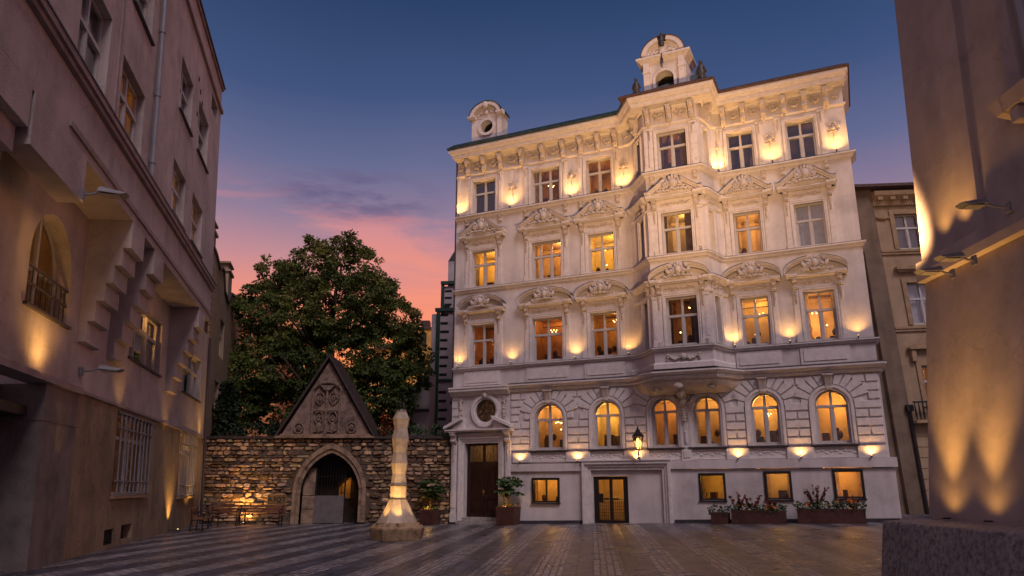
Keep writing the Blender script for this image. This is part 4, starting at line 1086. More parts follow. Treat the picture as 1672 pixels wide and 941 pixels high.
m = MB(); m.add([(.82, .24, 2.74), (2.36, .24, 2.74), (2.36, .24, 3.46), (.82, .24, 3.46)], [(0, 1, 2, 3)]); m.build('pane', M_GLASSR, dr)
curtain_mb(None, .84, 2.34, 2.7, 3.48, .33, .03, .16).build('curtain', M_CURT, dr, smooth=True, fixn=False)
lamp('POINT', dr, (1.6, .9, 3.3), 5, WARM, radius=.1)
m = MB(); m.box(.5, 2.7, -.42, .3, -.1, .18); m.box(.66, 2.52, -.14, .3, .18, .32); m.build('door_step', M_GRAN, TH, bevel=.01)

# --- dormers on the roof
def segring(m, c, zs, ra, rb_, y0, y1, t0, t1, K=14, sx=1.0):
    for k_ in range(K):
        a0, a1 = t0 + (t1 - t0) * k_ / K, t0 + (t1 - t0) * (k_ + 1) / K
        m.prism([(c - sx * ra * math.cos(a0), zs + ra * math.sin(a0)), (c - sx * ra * math.cos(a1), zs + ra * math.sin(a1)), (c - sx * rb_ * math.cos(a1), zs + rb_ * math.sin(a1)), (c - sx * rb_ * math.cos(a0), zs + rb_ * math.sin(a0))], y0, y1)
# left round-window dormer (stands 0.9 m behind the facade plane)
c = 1.22; Y = .9
m = MB()
oct_ = 0.36; cz = 20.02
# front wall with round hole, as radial quads
K = 24
outer = []
for k_ in range(K):
    a_ = 2 * PI * k_ / K; dx, dz = math.cos(a_), math.sin(a_); s_ = min(.82 / max(abs(dx), 1e-6), (1.35 if dz < 0 else .62) / max(abs(dz), 1e-6)); outer.append((c + dx * s_, cz + dz * s_))
for k_ in range(K):
    a0, a1 = 2 * PI * k_ / K, 2 * PI * (k_ + 1) / K
    i0, i1 = (c + oct_ * math.cos(a0), cz + oct_ * math.sin(a0)), (c + oct_ * math.cos(a1), cz + oct_ * math.sin(a1))
    m.add([(i0[0], Y, i0[1]), (i1[0], Y, i1[1]), (outer[(k_ + 1) % K][0], Y, outer[(k_ + 1) % K][1]), (outer[k_][0], Y, outer[k_][1])], [(0, 1, 2, 3)])
    m.add([(i0[0], Y, i0[1]), (i1[0], Y, i1[1]), (i1[0], Y + .4, i1[1]), (i0[0], Y + .4, i0[1])], [(0, 1, 2, 3)])
m.box(c - .82, c - .80, Y, Y + .8, 18.6, 20.65); m.box(c + .80, c + .82, Y, Y + .8, 18.6, 20.65)
m.prism([(c - 1.05, 18.6), (c - .80, 18.6), (c - .80, 19.7), (c - .9, 19.2)], Y, Y + .3); m.prism([(c + .80, 18.6), (c + 1.05, 18.6), (c + .9, 19.2), (c + .80, 19.7)], Y, Y + .3)
dm = m.build('round_dormer', M_WHITE, TH, fixn=False)
m = MB(); segring(m, c, cz, .36, .52, Y - .09, Y + .02, 0, 2 * PI, 24); m.box(c - .86, c - .62, Y - .10, Y + .02, 19.1, 20.55); m.box(c + .62, c + .86, Y - .10, Y + .02, 19.1, 20.55)
segring(m, c, 20.52, .66, .84, Y - .30, Y + .75, .25, PI - .25, 14, 1.12); segring(m, c, 20.52, .0, .68, Y - .03, Y + .75, .1, PI - .1, 12, 1.1)
for sg in (-1, 1): x0, x1 = sorted((c + sg * .62, c + sg * 1.02)); m.prismx([(Y, 20.5), (Y - .2, 20.5), (Y - .3, 20.6), (Y - .3, 20.72), (Y, 20.75)], x0, x1)
m.blob((c, Y - .25, 21.2), (.18, .12, .22), low=False); m.blob((c, Y - .1, 20.82), (.14, .1, .18))
for sg in (-1, 1): leafs(m, c + sg * .2, 20.85, c + sg * .5, 20.75, Y - .06, 4, .07, rnd)
m.build('dormer_trim', M_TRIM, dm)
m = MB(); m.box(c - .8, c + .8, Y + .4, Y + .45, 19.3, 20.7); m.build('dark_interior', M_BLACK, dm)
m = MB(); segring(m, c, 20.52, .84, .88, Y - .33, Y + .8, .2, PI - .2, 14, 1.12); m.build('dormer_roof', M_COPPER, dm)
# central tower dormer with arched opening
c = 11.02; Y = -.55; m = MB()
panel(m, c - 1.0, c + 1.0, 18.4, 20.60, [(c - .42, c + .42, 18.4, 20.0, True)], y=Y, rev=.5)
m.box(c - 1.0, c - .98, Y, Y + 1.8, 18.4, 20.6); m.box(c + .98, c + 1.0, Y, Y + 1.8, 18.4, 20.6)
tw = m.build('tower_dormer', M_WHITE, TH, fixn=False)
m = MB()
segring(m, c, 19.58, .42, .54, Y - .08, Y + .02, 0, PI); m.box(c - .54, c - .42, Y - .08, Y + .02, 18.5, 19.58); m.box(c + .42, c + .54, Y - .08, Y + .02, 18.5, 19.58)
for x in (-.94, .66): m.box(c + x, c + x + .28, Y - .14, Y + .02, 18.5, 20.55); m.box(c + x - .03, c + x + .31, Y - .17, Y + .02, 20.0, 20.08)
m.mould([(c - 1.0, -Y - 1.4), (c - 1.0, -Y), (c + 1.0, -Y), (c + 1.0, -Y - 1.4)], [(0, 20.50), (.06, 20.52), (.1, 20.6), (.2, 20.68), (.24, 20.70), (.24, 20.80), (0, 20.84)])
segring(m, c, 20.80, .72, .92, Y - .22, Y + 1.4, .12, PI * .5 - .22, 9, 1.08); segring(m, c, 20.80, .72, .92, Y - .22, Y + 1.4, PI * .5 + .22, PI - .12, 9, 1.08); segring(m, c, 20.80, 0, .74, Y - .02, Y + 1.4, .02, PI - .02, 12, 1.06)
m.box(c - .12, c + .12, Y - .22, Y, 20.84, 21.3)
for sg in (-1, 1):
    m.prism([(c + sg * 1.0, 18.5), (c + sg * 1.30, 18.5), (c + sg * 1.22, 18.9), (c + sg * 1.08, 19.3), (c + sg * 1.0, 19.4)], Y + .1, Y + .35)
    leafs(m, c + sg * .25, 21.05, c + sg * .55, 20.95, Y - .08, 4, .08, rnd)
m.build('dormer_trim', M_TRIM, tw)
m = MB(); m.box(c - .6, c + .6, Y + .5, Y + .55, 18.4, 20.2); m.build('dark_interior', M_BLACK, tw)
m = MB(); m.box(c - .42, c + .42, Y + .3, Y + .35, 18.4, 18.85); m.box(c - .02, c + .02, Y + .28, Y + .32, 18.8, 19.0); m.build('balustrade', M_TRIM, tw)
m = MB(); segring(m, c, 20.80, .92, .955, Y - .25, Y + 1.5, .05, PI - .05, 16, 1.08); m.build('dormer_roof', M_TILE, tw)
def statue(par, x, y, z, h):
    m = MB(); m.lathe([(.16 * h, z), (.17 * h, z + .1 * h), (.10 * h, z + .16 * h), (.15 * h, z + .3 * h), (.16 * h, z + .48 * h), (.10 * h, z + .58 * h), (.13 * h, z + .68 * h), (.06 * h, z + .80 * h), (.01, z + .82 * h)], (x, y), 10)
    m.blob((x, y, z + .88 * h), (.075 * h, .08 * h, .10 * h), low=False)
    for sg in (-1, 1): m.blob((x + sg * .15 * h, y, z + .56 * h), (.05 * h, .06 * h, .17 * h), rot=sg * .3); m.blob((x + sg * .10 * h, y, z + .2 * h), (.1 * h, .1 * h, .1 * h))
    m.build('roof_statue', M_BRONZE, par, smooth=True)
statue(TH, c, Y - .25, 21.15, .72); statue(TH, 9.92, -1.5, 18.42, 1.0); statue(TH, 12.80, -1.5, 18.42, 1.15)
m = MB(); m.tube([(c - .02, Y - .3, 20.75), (c - .02, Y - .36, 20.0)], .03); m.blob((c, Y - .34, 20.35), (.06, .06, .2)); m.build('pendant_ornament', M_BRONZE, tw)
# downpipe at the left edge
m = MB(); m.tube([(-.06, .05, 18.0), (-.06, .05, .1)], .05, 8); m.build('downpipe', M_SILL, TH)

# ------------------------------------------------------------------ facade uplights, each a small fitting of its own
def uplight(frame_fn, s, d, z, rotz, label, group, power, tgt_d, reach=3.0, size=80, col=WARM, blend=1.0):
    P = frame_fn(s, d, z)
    o = empty('uplight', P, (0, 0, rotz), label, 'uplight', group)
    m = MB(); m.lathe([(.025, 0), (.03, .01), (.03, .05), (.026, .055)], (0, 0), 12); m.box(-.02, .02, 0, d - .01, .0, .02)
    m.build('housing', M_IRON, o)
    m = MB(); m.lathe([(.022, .056), (.022, .06)], (0, 0), 12); m.build('lens', M_LENS, o)
    power *= rnd.uniform(.75, 1.1); tgt_d += rnd.uniform(-.1, .1)
    lamp('SPOT', o, (rnd.uniform(-.01, .01), 0, .075), power, col, target=(0, d - tgt_d, reach), size=size, blend=blend, radius=.03)
    return o
ordn = ['first', 'second', 'third', 'fourth', 'fifth', 'sixth', 'seventh']
NB = ['at the left end', 'between first and second windows', 'between second and third windows', 'left of the oriel bay',
      'right of the oriel bay', 'between the last two windows', 'at the right end']
for i, s in enumerate((0.33, 3.12, 6.26, 8.70, 13.12, 15.22, 17.66)):
    uplight(thw, s, .29, 7.11, -PHI, 'small uplight on the lower lit sill course ' + NB[i], 'uplights on the second floor sill', 52, .06, 3.0, 125)
for i, s in enumerate((0.27, 3.09, 6.23, 8.72, 13.05, 15.25, 17.72)):
    uplight(thw, s, .36, 14.77, -PHI, 'small uplight on the top floor sill course ' + NB[i], 'uplights on the top floor sill', 115, .0, 3.0, 135)
for i, s in enumerate((3.55, 6.24, 8.86, 12.90, 15.20, 17.60)):
    uplight(thw, s, .27, 2.67, -PHI, 'small uplight on the ledge below the arched windows, ' + ['beside the entrance door', 'between the first two arched windows', 'behind the wall lantern', 'right of the twin arched windows', 'between the last two arched windows', 'at the right corner of the house'][i],
            'uplights on the ledge below the arched windows', 34, .0, 2.0, 155)
# top dormer glow
# wall lantern over the portal
ln_ = empty('wall_lantern', thw(9.03, .55, 2.70), (0, 0, -PHI), 'black six-sided lantern with glowing glass on a stem above the portal', 'lantern')
m = MB(); m.tube([(0, 0, .04), (0, 0, .34)], [.03, .02]); m.lathe([(.05, 0.02), (.06, .06), (.03, .1)], (0, 0), 10); m.lathe([(.03, .14), (.055, .19), (.03, .24)], (0, 0), 10)
m.tube([(0, 0, .06), (0, .15, -.02), (0, .35, 0), (0, .54, .05)], .022); m.build('bracket', M_IRON, ln_)
m = MB(); m.lathe([(.10, .36), (.11, .39), (.08, .40)], (0, 0), 6)
for k_ in range(6):
    a_ = 2 * PI * k_ / 6; m.tube([(.10 * math.cos(a_), .10 * math.sin(a_), .38), (.225 * math.cos(a_), .225 * math.sin(a_), .92)], .014, 4)
m.lathe([(.24, .91), (.26, .93), (.23, .96)], (0, 0), 6); m.build('frame', M_IRON, ln_)
m = MB(); m.lathe([(.095, .40), (.215, .915)], (0, 0), 6); m.build('lantern_glass', glass('lantern_glass', .05, (1, .9, .7), .1), ln_, fixn=False)
m = MB(); m.lathe([(.26, .94), (.16, 1.06), (.10, 1.12), (.08, 1.2), (.03, 1.22), (.04, 1.27), (.01, 1.34)], (0, 0), 6); m.build('lantern_roof', M_IRON, ln_)
m = MB(); m.lathe([(.03, .44), (.075, .52), (.10, .70), (.05, .84)], (0, 0), 10); m.build('bulb', M_LANTERN, ln_, smooth=True)
lamp('POINT', ln_, (0, 0, .62), 22, WARM, radius=.06)

# ================================================================== LEFT BUILDING  (local x = along the wall away from the camera, negative = nearer)
AL, LN = R(13), R(3)
P0L = Vector((-13.7, 33.0, 0))
def left_frame(name, label, cat='building'):
    o = empty(name, P0L, (0, 0, 0), label, cat)
    o.rotation_mode = 'QUATERNION'
    o.rotation_quaternion = (Matrix.Rotation(PI / 2 + AL, 3, 'Z') @ Matrix.Rotation(-LN, 3, 'X')).to_quaternion()
    return o
LB = left_frame('cubist_apartment_building', 'tall pink grey apartment building on the left with stepped corbels and ochre base')
# t (towards the camera) -> local x = -t ; outward -> -y
def wop(t0, t1, z0, z1, arch=False): return (-t1, -t0, z0, z1, arch) if arch else (-t1, -t0, z0, z1)
low = MB()
ops1 = [wop(17.0, 19.4, 5.15, 7.35, True), wop(7.75, 11.75, 5.35, 7.15), wop(-.2, 3.75, 5.32, 7.15)]
panel(low, -30, 1.7, 3.86, 8.6, ops1, y=0, rev=.40)
low.build('first_floor_wall', M_PINK, LB, fixn=False)
gr_ = MB()
ops0 = [wop(8.3, 12.3, 1.38, 3.70), wop(-.05, 3.4, 1.25, 3.78), wop(11.75, 12.65, .10, .50), wop(9.85, 11.0, .14, .55)]
panel(gr_, -15.9, 1.7, -.6, 3.80, ops0, y=0.02, rev=.35)
gr_.build('ground_floor_wall', M_OCHRE, LB, fixn=False)
m = MB(); m.box(-15.95, 1.72, -.05, .03, 3.79, 3.86); m.build('string_course', M_PINKT, LB)
m = MB(); m.box(-18.0, -15.92, -.06, .9, -.6, 3.72); m.box(-18.02, -15.90, -.075, .9, 2.95, 2.97); m.build('stone_pilaster', M_GREYST, LB)
m = MB(); m.box(-30, -15.9, -.16, .3, 3.72, 3.86); m.build('door_hood', M_PINKT, LB)
m = MB(); m.add([(-30, .9, -.6), (-18, .9, -.6), (-18, .9, 3.75), (-30, .9, 3.75)], [(0, 1, 2, 3)]); m.box(-30, -18, .25, .9, 3.05, 3.25)
m.box(-19.0, -18.9, .6, .9, -.3, 3.05); m.box(-30, -18, .88, .9, 2.0, 2.06); m.box(-21.4, -21.3, .6, .9, -.3, 3.05)
m.build('entrance_recess', mat('dark_entrance_wood', (.035, .026, .022), .6, .3, 3), LB)
m = MB(); m.box(-20.9, -19.2, .82, .89, 3.3, 3.68); m.build('fanlight', mat('dim_glass', (.06, .045, .03), .15, .2), LB)
# upper mass, projects one metre
up = MB()
uw = {'A': (19.15, 21.0, 9.42, 11.75), 'B': (16.05, 18.12, 9.62, 11.52), 'C': (10.2, 12.15, 13.33, 15.2), 'D': (6.9, 9.0, 13.38, 15.33), 'E': (10.45, 12.35, 9.78, 11.5), 'F': (7.2, 9.2, 9.85, 11.62),
      'G': (15.9, 17.8, 13.25, 15.2), 'H': (19.2, 21.0, 13.2, 15.2), 'I': (5.2, 6.6, 16.3, 17.0), 'J': (22.6, 24.6, 9.4, 11.7)}
panel(up, -30, -4.34, 8.0, 18.3, [wop(*v) for v in uw.values()], y=-1.0, rev=.3)
up.add([(-4.34, -1, 8.0), (-4.34, 8, 8.0), (-4.34, 8, 18.3), (-4.34, -1, 18.3)], [(0, 1, 2, 3)])
up.add([(-30, -1, 8.02), (-4.34, -1, 8.02), (-4.34, .02, 8.02), (-30, .02, 8.02)], [(0, 1, 2, 3)])
up.add([(1.7, 0, -.6), (1.7, 9, -.6), (1.7, 9, 8.6), (1.7, 0, 8.6)], [(0, 1, 2, 3)]); up.add([(-4.4, 0, 8.6), (1.7, 0, 8.6), (1.7, 9, 8.6), (-4.4, 9, 8.6)], [(0, 1, 2, 3)])
up.build('upper_wall', M_PINK, LB, fixn=False)
m = MB(); m.box(-30, -4.3, -1.16, -.98, 9.36, 9.50); m.box(-30, -4.3, -1.10, -.98, 9.24, 9.36); m.box(-21.0, -4.32, -1.05, -.99, 8.20, 8.32); m.build('string_course', M_PINKT, LB)
m = MB(); m.box(-30, -4.28, -1.18, -.98, 9.502, 9.54); m.build('flashing', M_SILL, LB)
m = MB(); m.box(-30, -4.3, -1.10, -.9, 17.2, 17.34); m.box(-30, -4.28, -1.08, 8, 18.3, 18.42); m.build('cornice', M_PINKT, LB)
m = MB(); m.box(-30, -4.25, -1.14, 8, 18.422, 18.47); m.build('roof_edge', M_SILL, LB)
# stepped corbels: five steps from the outer face down and back to the wall
def corbel(t0, t1):
    m = MB()
    steps = [(1.0, 8.02, 7.30), (.82, 7.30, 6.85), (.66, 6.85, 6.40), (.50, 6.40, 5.95), (.33, 5.95, 5.45), (.17, 5.45, 4.95)]
    for i, (d, z1, z0) in enumerate(steps):
        x0, x1 = -t1, -t0
        m.add([(x0, -d, z0), (x1, -d, z0), (x1, -d + .0, z1), (x0, -d, z1), (x0, .0, z0), (x1, .0, z0), (x1, .0, z1), (x0, .0, z1)],
              [(0, 1, 2, 3), (0, 4, 5, 1), (0, 3, 7, 4), (1, 5, 6, 2)])
    m.build('stepped_corbel', M_PINK, LB, fixn=False)
corbel(15.0, 16.2); corbel(12.72, 13.85); corbel(5.5, 6.7); corbel(22.7, 24.0)
# hanging lintel block over the arched window
m = MB(); m.box(-22.7, -18.9, -1.0, 0, 7.35, 8.02) if False else None
m.box(-22.6, -19.9, -1.02, -.55, 7.05, 8.02); m.build('lintel_block', M_PINK, LB)
# arched window with balustrade
def lbT(yo): return lambda v: Vector((v[0], v[1] + yo, v[2]))
window(LB, lbT(.15), -19.4, -17.0, 5.15, 7.35, arch=True, power=9, room=M_ROOM, seed=201, style='cross')
m = MB()
for z in (5.95, 5.6): m.tube([(-19.4, .05, z), (-17.0, .05, z)], .03, 6)
for i in range(9): m.box(-19.3 + i * .27, -19.28 + i * .27, .04, .06, 5.17, 5.95)
m.build('balustrade', M_SILL, LB)
window(LB, lbT(.0), -11.75, -7.75, 5.35, 7.15, style='three', power=170, room=M_ROOM3, seed=202, curt=0)
window(LB, lbT(.0), -3.75, .2, 5.32, 7.15, style='three', power=0, room=M_ROOM2, seed=203, curt=1, refl=True)
lamp('POINT', LB, (-8.6, 1.5, 6.7), 90, AMBER, radius=.1)
for (t0, t1, z) in ((17.0, 19.4, 5.15), (7.75, 11.75, 5.35), (-.2, 3.75, 5.32)):
    m = MB(); m.box(-t1 - .08, -t0 + .08, -.08, .3, z - .07, z - .01); m.build('sill', M_SILL, LB)
for i, (k_, v) in enumerate(uw.items()):
    if k_ == 'I':
        m = MB(); m.box(-v[1], -v[0], -.6, -.55, v[2], v[3]); m.build('window', M_NOTCH, LB); continue
    lit = {'B': 14, 'E': 20, 'F': 20, 'A': 0, 'G': 0}.get(k_, 0)
    window(LB, lbT(-1.0 + .02), -v[1], -v[0], v[2], v[3], style='cross', power=lit, room=M_ROOM3, seed=210 + i, curt=.35 if lit else 1, refl=lit == 0)
    m = MB(); m.box(-v[1] - .06, -v[0] + .06, -1.09, -.7, v[2] - .06, v[2] - .01); m.build('sill', M_SILL, LB)
m = MB(); m.tube([(-15.24, -1.1, 9.5), (-15.24, -1.1, 18.3)], .07, 8)
for z in (10, 12, 14, 16): m.tube([(-15.24, -1.1, z), (-15.24, -1.1, z + .12)], .09, 8)
m.build('downpipe', M_GREYM, LB)
m = MB(); m.box(-18.55, -18.45, -1.04, -1, 9.6, 17.2); m.build('wall_rib', M_PINKT, LB)
for (t, z) in ((9.4, 14.3), (9.0, 14.0), (8.6, 13.75), (9.4, 12.9)): m = MB(); m.box(-t, -t + .12, -1.02, -.99, z + 1.6, z + 1.75); m.build('vent_slot', M_NOTCH, LB)
# barred ground floor windows
def barred(t0, t1, z0, z1, power, seed, n):
    wo = window(LB, lbT(.12), -t1, -t0, z0, z1, style='cross', power=power, room=M_ROOM, seed=seed, curt=0, depth=.16, transom=.7)
    m = MB()
    for i in range(n): x = -t1 + (t1 - t0) * (i + .5) / n; m.tube([(x, -.05, z0 + .04), (x, -.05, z1 - .04)], .028, 5)
    for z in (z0 + .05, z0 + (z1 - z0) * .17, z0 + (z1 - z0) * .80, z1 - .05): m.box(-t1, -t0, -.075, -.025, z - .02, z + .02)
    m.build('window_bars', M_GREYM, LB)
    m = MB(); m.box(-t1 - .1, -t0 + .1, -.1, .3, z0 - .08, z0 - .01); m.build('sill', M_OCHTRIM, LB)
barred(8.3, 12.3, 1.38, 3.70, 9, 221, 9); barred(-.05, 3.4, 1.25, 3.78, 60, 222, 9)
m = MB(); m.box(-12.65, -11.75, .1, .13, .1, .5)
for i in range(6): m.box(-12.65, -11.75, .05, .1, .13 + i * .065, .15 + i * .065)
m.build('cellar_vent', M_NOTCH, LB); m = MB(); m.box(-11.0, -9.85, .25, .28, .14, .55); m.build('cellar_vent', M_NOTCH, LB)
m = MB(); m.box(-.9, -.6, -.02, .02, 2.2, 2.45); m.build('house_plate', mat('pale_plate', (.4, .35, .3), .5), LB)
m = MB(); m.tube([(1.62, -.1, 0), (1.62, -.1, 8.5)], .06, 8); m.build('downpipe', M_SILL, LB)
LBm = Matrix.Translation(P0L) @ (Matrix.Rotation(PI / 2 + AL, 4, 'Z') @ Matrix.Rotation(-LN, 4, 'X'))
def floodlight(M4, loc, yaw, label, group, arm=.45, fs=1.0):
    P = M4 @ Vector(loc)
    o = empty('floodlight', P, (0, 0, yaw), label, 'floodlight', group)
    m = MB(lambda v: v * fs)
    m.add([(-.17, -.10, .02), (.17, -.10, .02), (.17, .34, .05), (-.17, .34, .05), (-.13, -.22, .07), (.13, -.22, .07), (.12, .30, .17), (-.12, .30, .17)], [(0, 3, 2, 1), (4, 5, 6, 7), (0, 1, 5, 4), (1, 2, 6, 5), (2, 3, 7, 6), (3, 0, 4, 7)])
    m.build('housing', M_GREYM, o, bevel=.01)
    m = MB(lambda v: v * fs); m.box(-.13, .13, -.08, .28, .005, .02); m.build('lens', mat('floodlight_lens', (.35, .33, .30), .15), o)
    m = MB(lambda v: v * fs); m.tube([(0, .3, .1), (0, .3 + arm * .5, .02), (0, .3 + arm, 0)], .025, 6); m.box(-.08, .08, .28 + arm, .32 + arm, -.1, .1); m.build('arm', M_GREYM, o)
    return o
YL = PI / 2 + AL
# two lamps on the left building
fl1 = floodlight(LBm, (-19.9, -.62 - 1.0, 7.2), YL, 'grey floodlight with small lit lamp on the corbel of the pink building', 'floodlights on the pink building', .3)
fl2 = floodlight(LBm, (-15.85, -.75, 4.25), YL, 'flat grey floodlight on a bracket above the ground floor of the pink building', 'floodlights on the pink building', .4)
lamp('SPOT', LB, (-18.5, -.55, 3.95), 90, WARM, target=(-18.5, .1, 5.8), size=140, blend=1, radius=.25)
lamp('SPOT', LB, (-20.2, -1.35, 7.0), 22, WARM, target=(-18.9, .0, 6.0), size=80, blend=1, radius=.1)
lamp('SPOT', LB, (-19.0, -1.2, 7.15), 14, WARM, target=(-20.6, -.2, 5.6), size=90, blend=1, radius=.1)
lamp('SPOT', LB, (-12.4, -.6, 3.4), 30, WARM, target=(-12.4, -.1, 6), size=90, blend=1, radius=.08)
lamp('SPOT', LB, (-16.95, -.6, 1.7), 14, WARM, target=(-16.95, -.1, 3.6), size=60, blend=1, radius=.05)
lamp('SPOT', LB, (-9.6, -.9, 5.2), 22, WARM, target=(-9.6, .0, 7.6), size=80, blend=1, radius=.1)
# ground spot by the first bench and one high on the far end
LOC = lambda t, d, z: LBm @ Vector((-t, -d, z))
up1 = uplight(lambda s, d, z: LOC(s, d, z), 4.75, .34, .05, YL, 'ground uplight at the foot of the pink building beside the bench', 'ground uplights', 330, -.2, 3.0, 80)
lamp('SPOT', LB, (-6.4, -.6, 3.0), 40, WARM, target=(-6.4, -.1, 6), size=80, blend=1, radius=.1)
lamp('SPOT', LB, (.6, -.5, 3.5), 55, WARM, target=(.6, -.05, 6), size=90, blend=1, radius=.1)
lamp('SPOT', LB, (-1.6, -1.3, .4), 260, WARM, target=(-1.3, .0, 2.6), size=80, blend=1, radius=.1)

# ================================================================== OCHRE HOUSE BEHIND, LEFT
OB = left_frame('gabled_ochre_house', 'narrow ochre house with curved gable and chimneys beyond the pink building')
m = MB()
panel(m, 1.75, 13.5, -.5, 11.6, [(5.4, 6.9, 8.3, 10.3), (4.6, 5.9, 5.0, 6.9)], y=.05, rev=.3)
crv = [(1.75, 11.6), (1.75, 13.1), (2.9, 13.0), (4.2, 12.6), (5.0, 12.9), (5.6, 12.9), (6.2, 11.9), (7.6, 11.6), (8.6, 12.4), (10.4, 12.7), (11.6, 12.3), (12.6, 11.9), (13.5, 11.6)]
m.prism(crv, .05, .5)
m.add([(13.5, .05, -.5), (13.5, 8, -.5), (13.5, 8, 11.6), (13.5, .05, 11.6)], [(0, 1, 2, 3)]); m.add([(1.75, .5, 11.6), (13.5, .5, 11.6), (13.5, 8, 11.6), (1.75, 8, 11.6)], [(0, 1, 2, 3)])
m.build('wall', M_OCHRE2, OB, fixn=False)
m = MB()
for i in range(34): m.box(1.74, 2.35 + (.22 if i % 2 else 0), -.0, .06, .2 + i * .36, .2 + i * .36 + .31)
m.build('quoins', M_OCHRE2, OB)
m = MB(); pts = [(x, z + .02) for x, z in crv[1:]]
for p, q in zip(pts[:-1], pts[1:]): m.prism([p, q, (q[0], q[1] + .12), (p[0], p[1] + .12)], -.05, .6)
m.build('coping', M_SILL, OB)
for (x0, x1, z0, z1) in ((1.9, 3.0, 12.9, 14.0), (7.9, 9.3, 12.2, 13.6)):
    m = MB(); m.box(x0, x1, .1, .8, z0, z1); m.box(x0 - .12, x1 + .12, 0, .9, z1, z1 + .14); m.box(x0 + .1, x1 - .1, .15, .75, z1 + .14, z1 + .5); m.box(x0 - .1, x1 + .1, .02, .88, z1 + .5, z1 + .6); m.build('chimney', M_OCHRE2, OB)
window(OB, lbT(.05), 5.4, 6.9, 8.3, 10.3, refl=True, seed=301, curt=1); window(OB, lbT(.05), 4.6, 5.9, 5.0, 6.9, refl=True, seed=302, curt=1)

# ================================================================== OLD STONE WALL WITH GOTHIC GATE
WY = 35.2
XL, XR = -14.35, -2.86
SW = empty('rubble_stone_wall', (-8.6, WY, 0), (0, 0, 0), 'old rubble stone wall with pointed gate arch and tall gable', 'wall')
ox, oy = -8.6, WY
def gate_curve(hw, spring, apex, n=12, z0=0.0):
    # pointed arch: points from left foot to right foot
    pts = [(-hw, z0)]; H = apex - spring
    Rr = (H * H + hw * hw) / (2 * hw)     # radius with centres on the springing line
    cx = -hw + Rr
    a_end = math.atan2(H, -(cx))          # angle at apex
    for i in range(n + 1):
        a_ = PI + (a_end - PI) * i / n
        pts.append((cx + Rr * math.cos(a_), spring + Rr * math.sin(a_)))
    right = [(-x, z) for x, z in pts[::-1][1:]]
    return pts + right
GC = -8.36 - ox
GHW, GSP, GAP = 1.34, 1.35, 3.16
def in_gate(x, z, m=0.0):
    x = abs(x - GC)
    if x > GHW + m: return False
    if z < GSP: return True
    H = GAP + m * 1.2 - GSP; hw = GHW + m; Rr = (H * H + hw * hw) / (2 * hw); cx = Rr - hw
    return (x + cx) ** 2 + (z - GSP) ** 2 < Rr * Rr
mo = MB()      # mortar backing, in strips that leave the opening free
x0l, x1l = XL - ox, XR - ox
mo.box(x0l, GC - GHW - .02, -.16, .5, -.3, 3.80); mo.box(GC + GHW + .02, x1l, -.16, .5, -.3, 3.80)
curve = gate_curve(GHW, GSP, GAP, 12)
for p, q in zip(curve[:-1], curve[1:]):
    if p[1] >= GSP - .01 and q[1] >= GSP - .01:
        mo.prism([(GC + p[0], p[1]), (GC + q[0], q[1]), (GC + q[0], 3.80), (GC + p[0], 3.80)], -.16, .5)
mo.build('mortar_core', M_MORTAR, SW)
st = MB(); r = random.Random(4)
z = -.02
while z < 3.76:
    h = r.uniform(.09, .25); x = x0l - r.uniform(0, .2)
    while x < x1l:
        wd = r.uniform(.16, .62) * (1.0 if h > .12 else 1.2)
        zz0 = z + r.uniform(-.015, .015); zz1 = min(3.79, z + h + r.uniform(-.02, .03)); xa, xb = max(x, x0l), min(x + wd, x1l)
        cxm, czm = (xa + xb) / 2, (zz0 + zz1) / 2
        if xb - xa > .08 and not in_gate(xa, czm, .30) and not in_gate(xb, czm, .30) and not in_gate(cxm, zz0, .30) and r.random() > .03:
            dp = -.17 - r.uniform(.0, .13); g_ = .012
            hx, hz = (xb - xa) / 2 - g_, (zz1 - zz0) / 2 - g_
            n = 8; ring0, ring1 = [], []
            for k_ in range(n):
                a_ = 2 * PI * (k_ + .5) / n; sx = max(-1, min(1, 1.45 * math.cos(a_))); sz = max(-1, min(1, 1.45 * math.sin(a_)))
                jx, jz = r.uniform(-.22, .10), r.uniform(-.38, .22)
                X, Z = cxm + hx * (sx + jx * sx), czm + hz * (sz + jz * sz)
                ring0.append((X, -.14, Z)); ring1.append((cxm + (X - cxm) * .86, dp + r.uniform(-.015, .02), czm + (Z - czm) * .80))
            v = r.choice((.28, .5, .75, .95, 1.15, 1.4)) * r.uniform(.85, 1.15); tn = (v * r.uniform(.92, 1.1), v * r.uniform(.88, 1.0), v * r.uniform(.78, 1.0))
            if r.random() < .12: tn = (.35, .3, .28)
            st.add(ring0 + ring1, [tuple(range(8, 16))] + [(k_, (k_ + 1) % n, (k_ + 1) % n + n, k_ + n) for k_ in range(n)], 0, tn)
        x += wd
    z += h
st.build('rubble_facing', M_STONEB, SW)
m = MB(); xc = x0l
while xc < x1l:
    l = r.uniform(.6, 1.1); m.box(xc, min(xc + l - .015, x1l), -.30 + r.uniform(-.02, .02), .6, 3.80, 3.92 + r.uniform(-.01, .015)); xc += l
m.build('coping', M_COPING, SW)
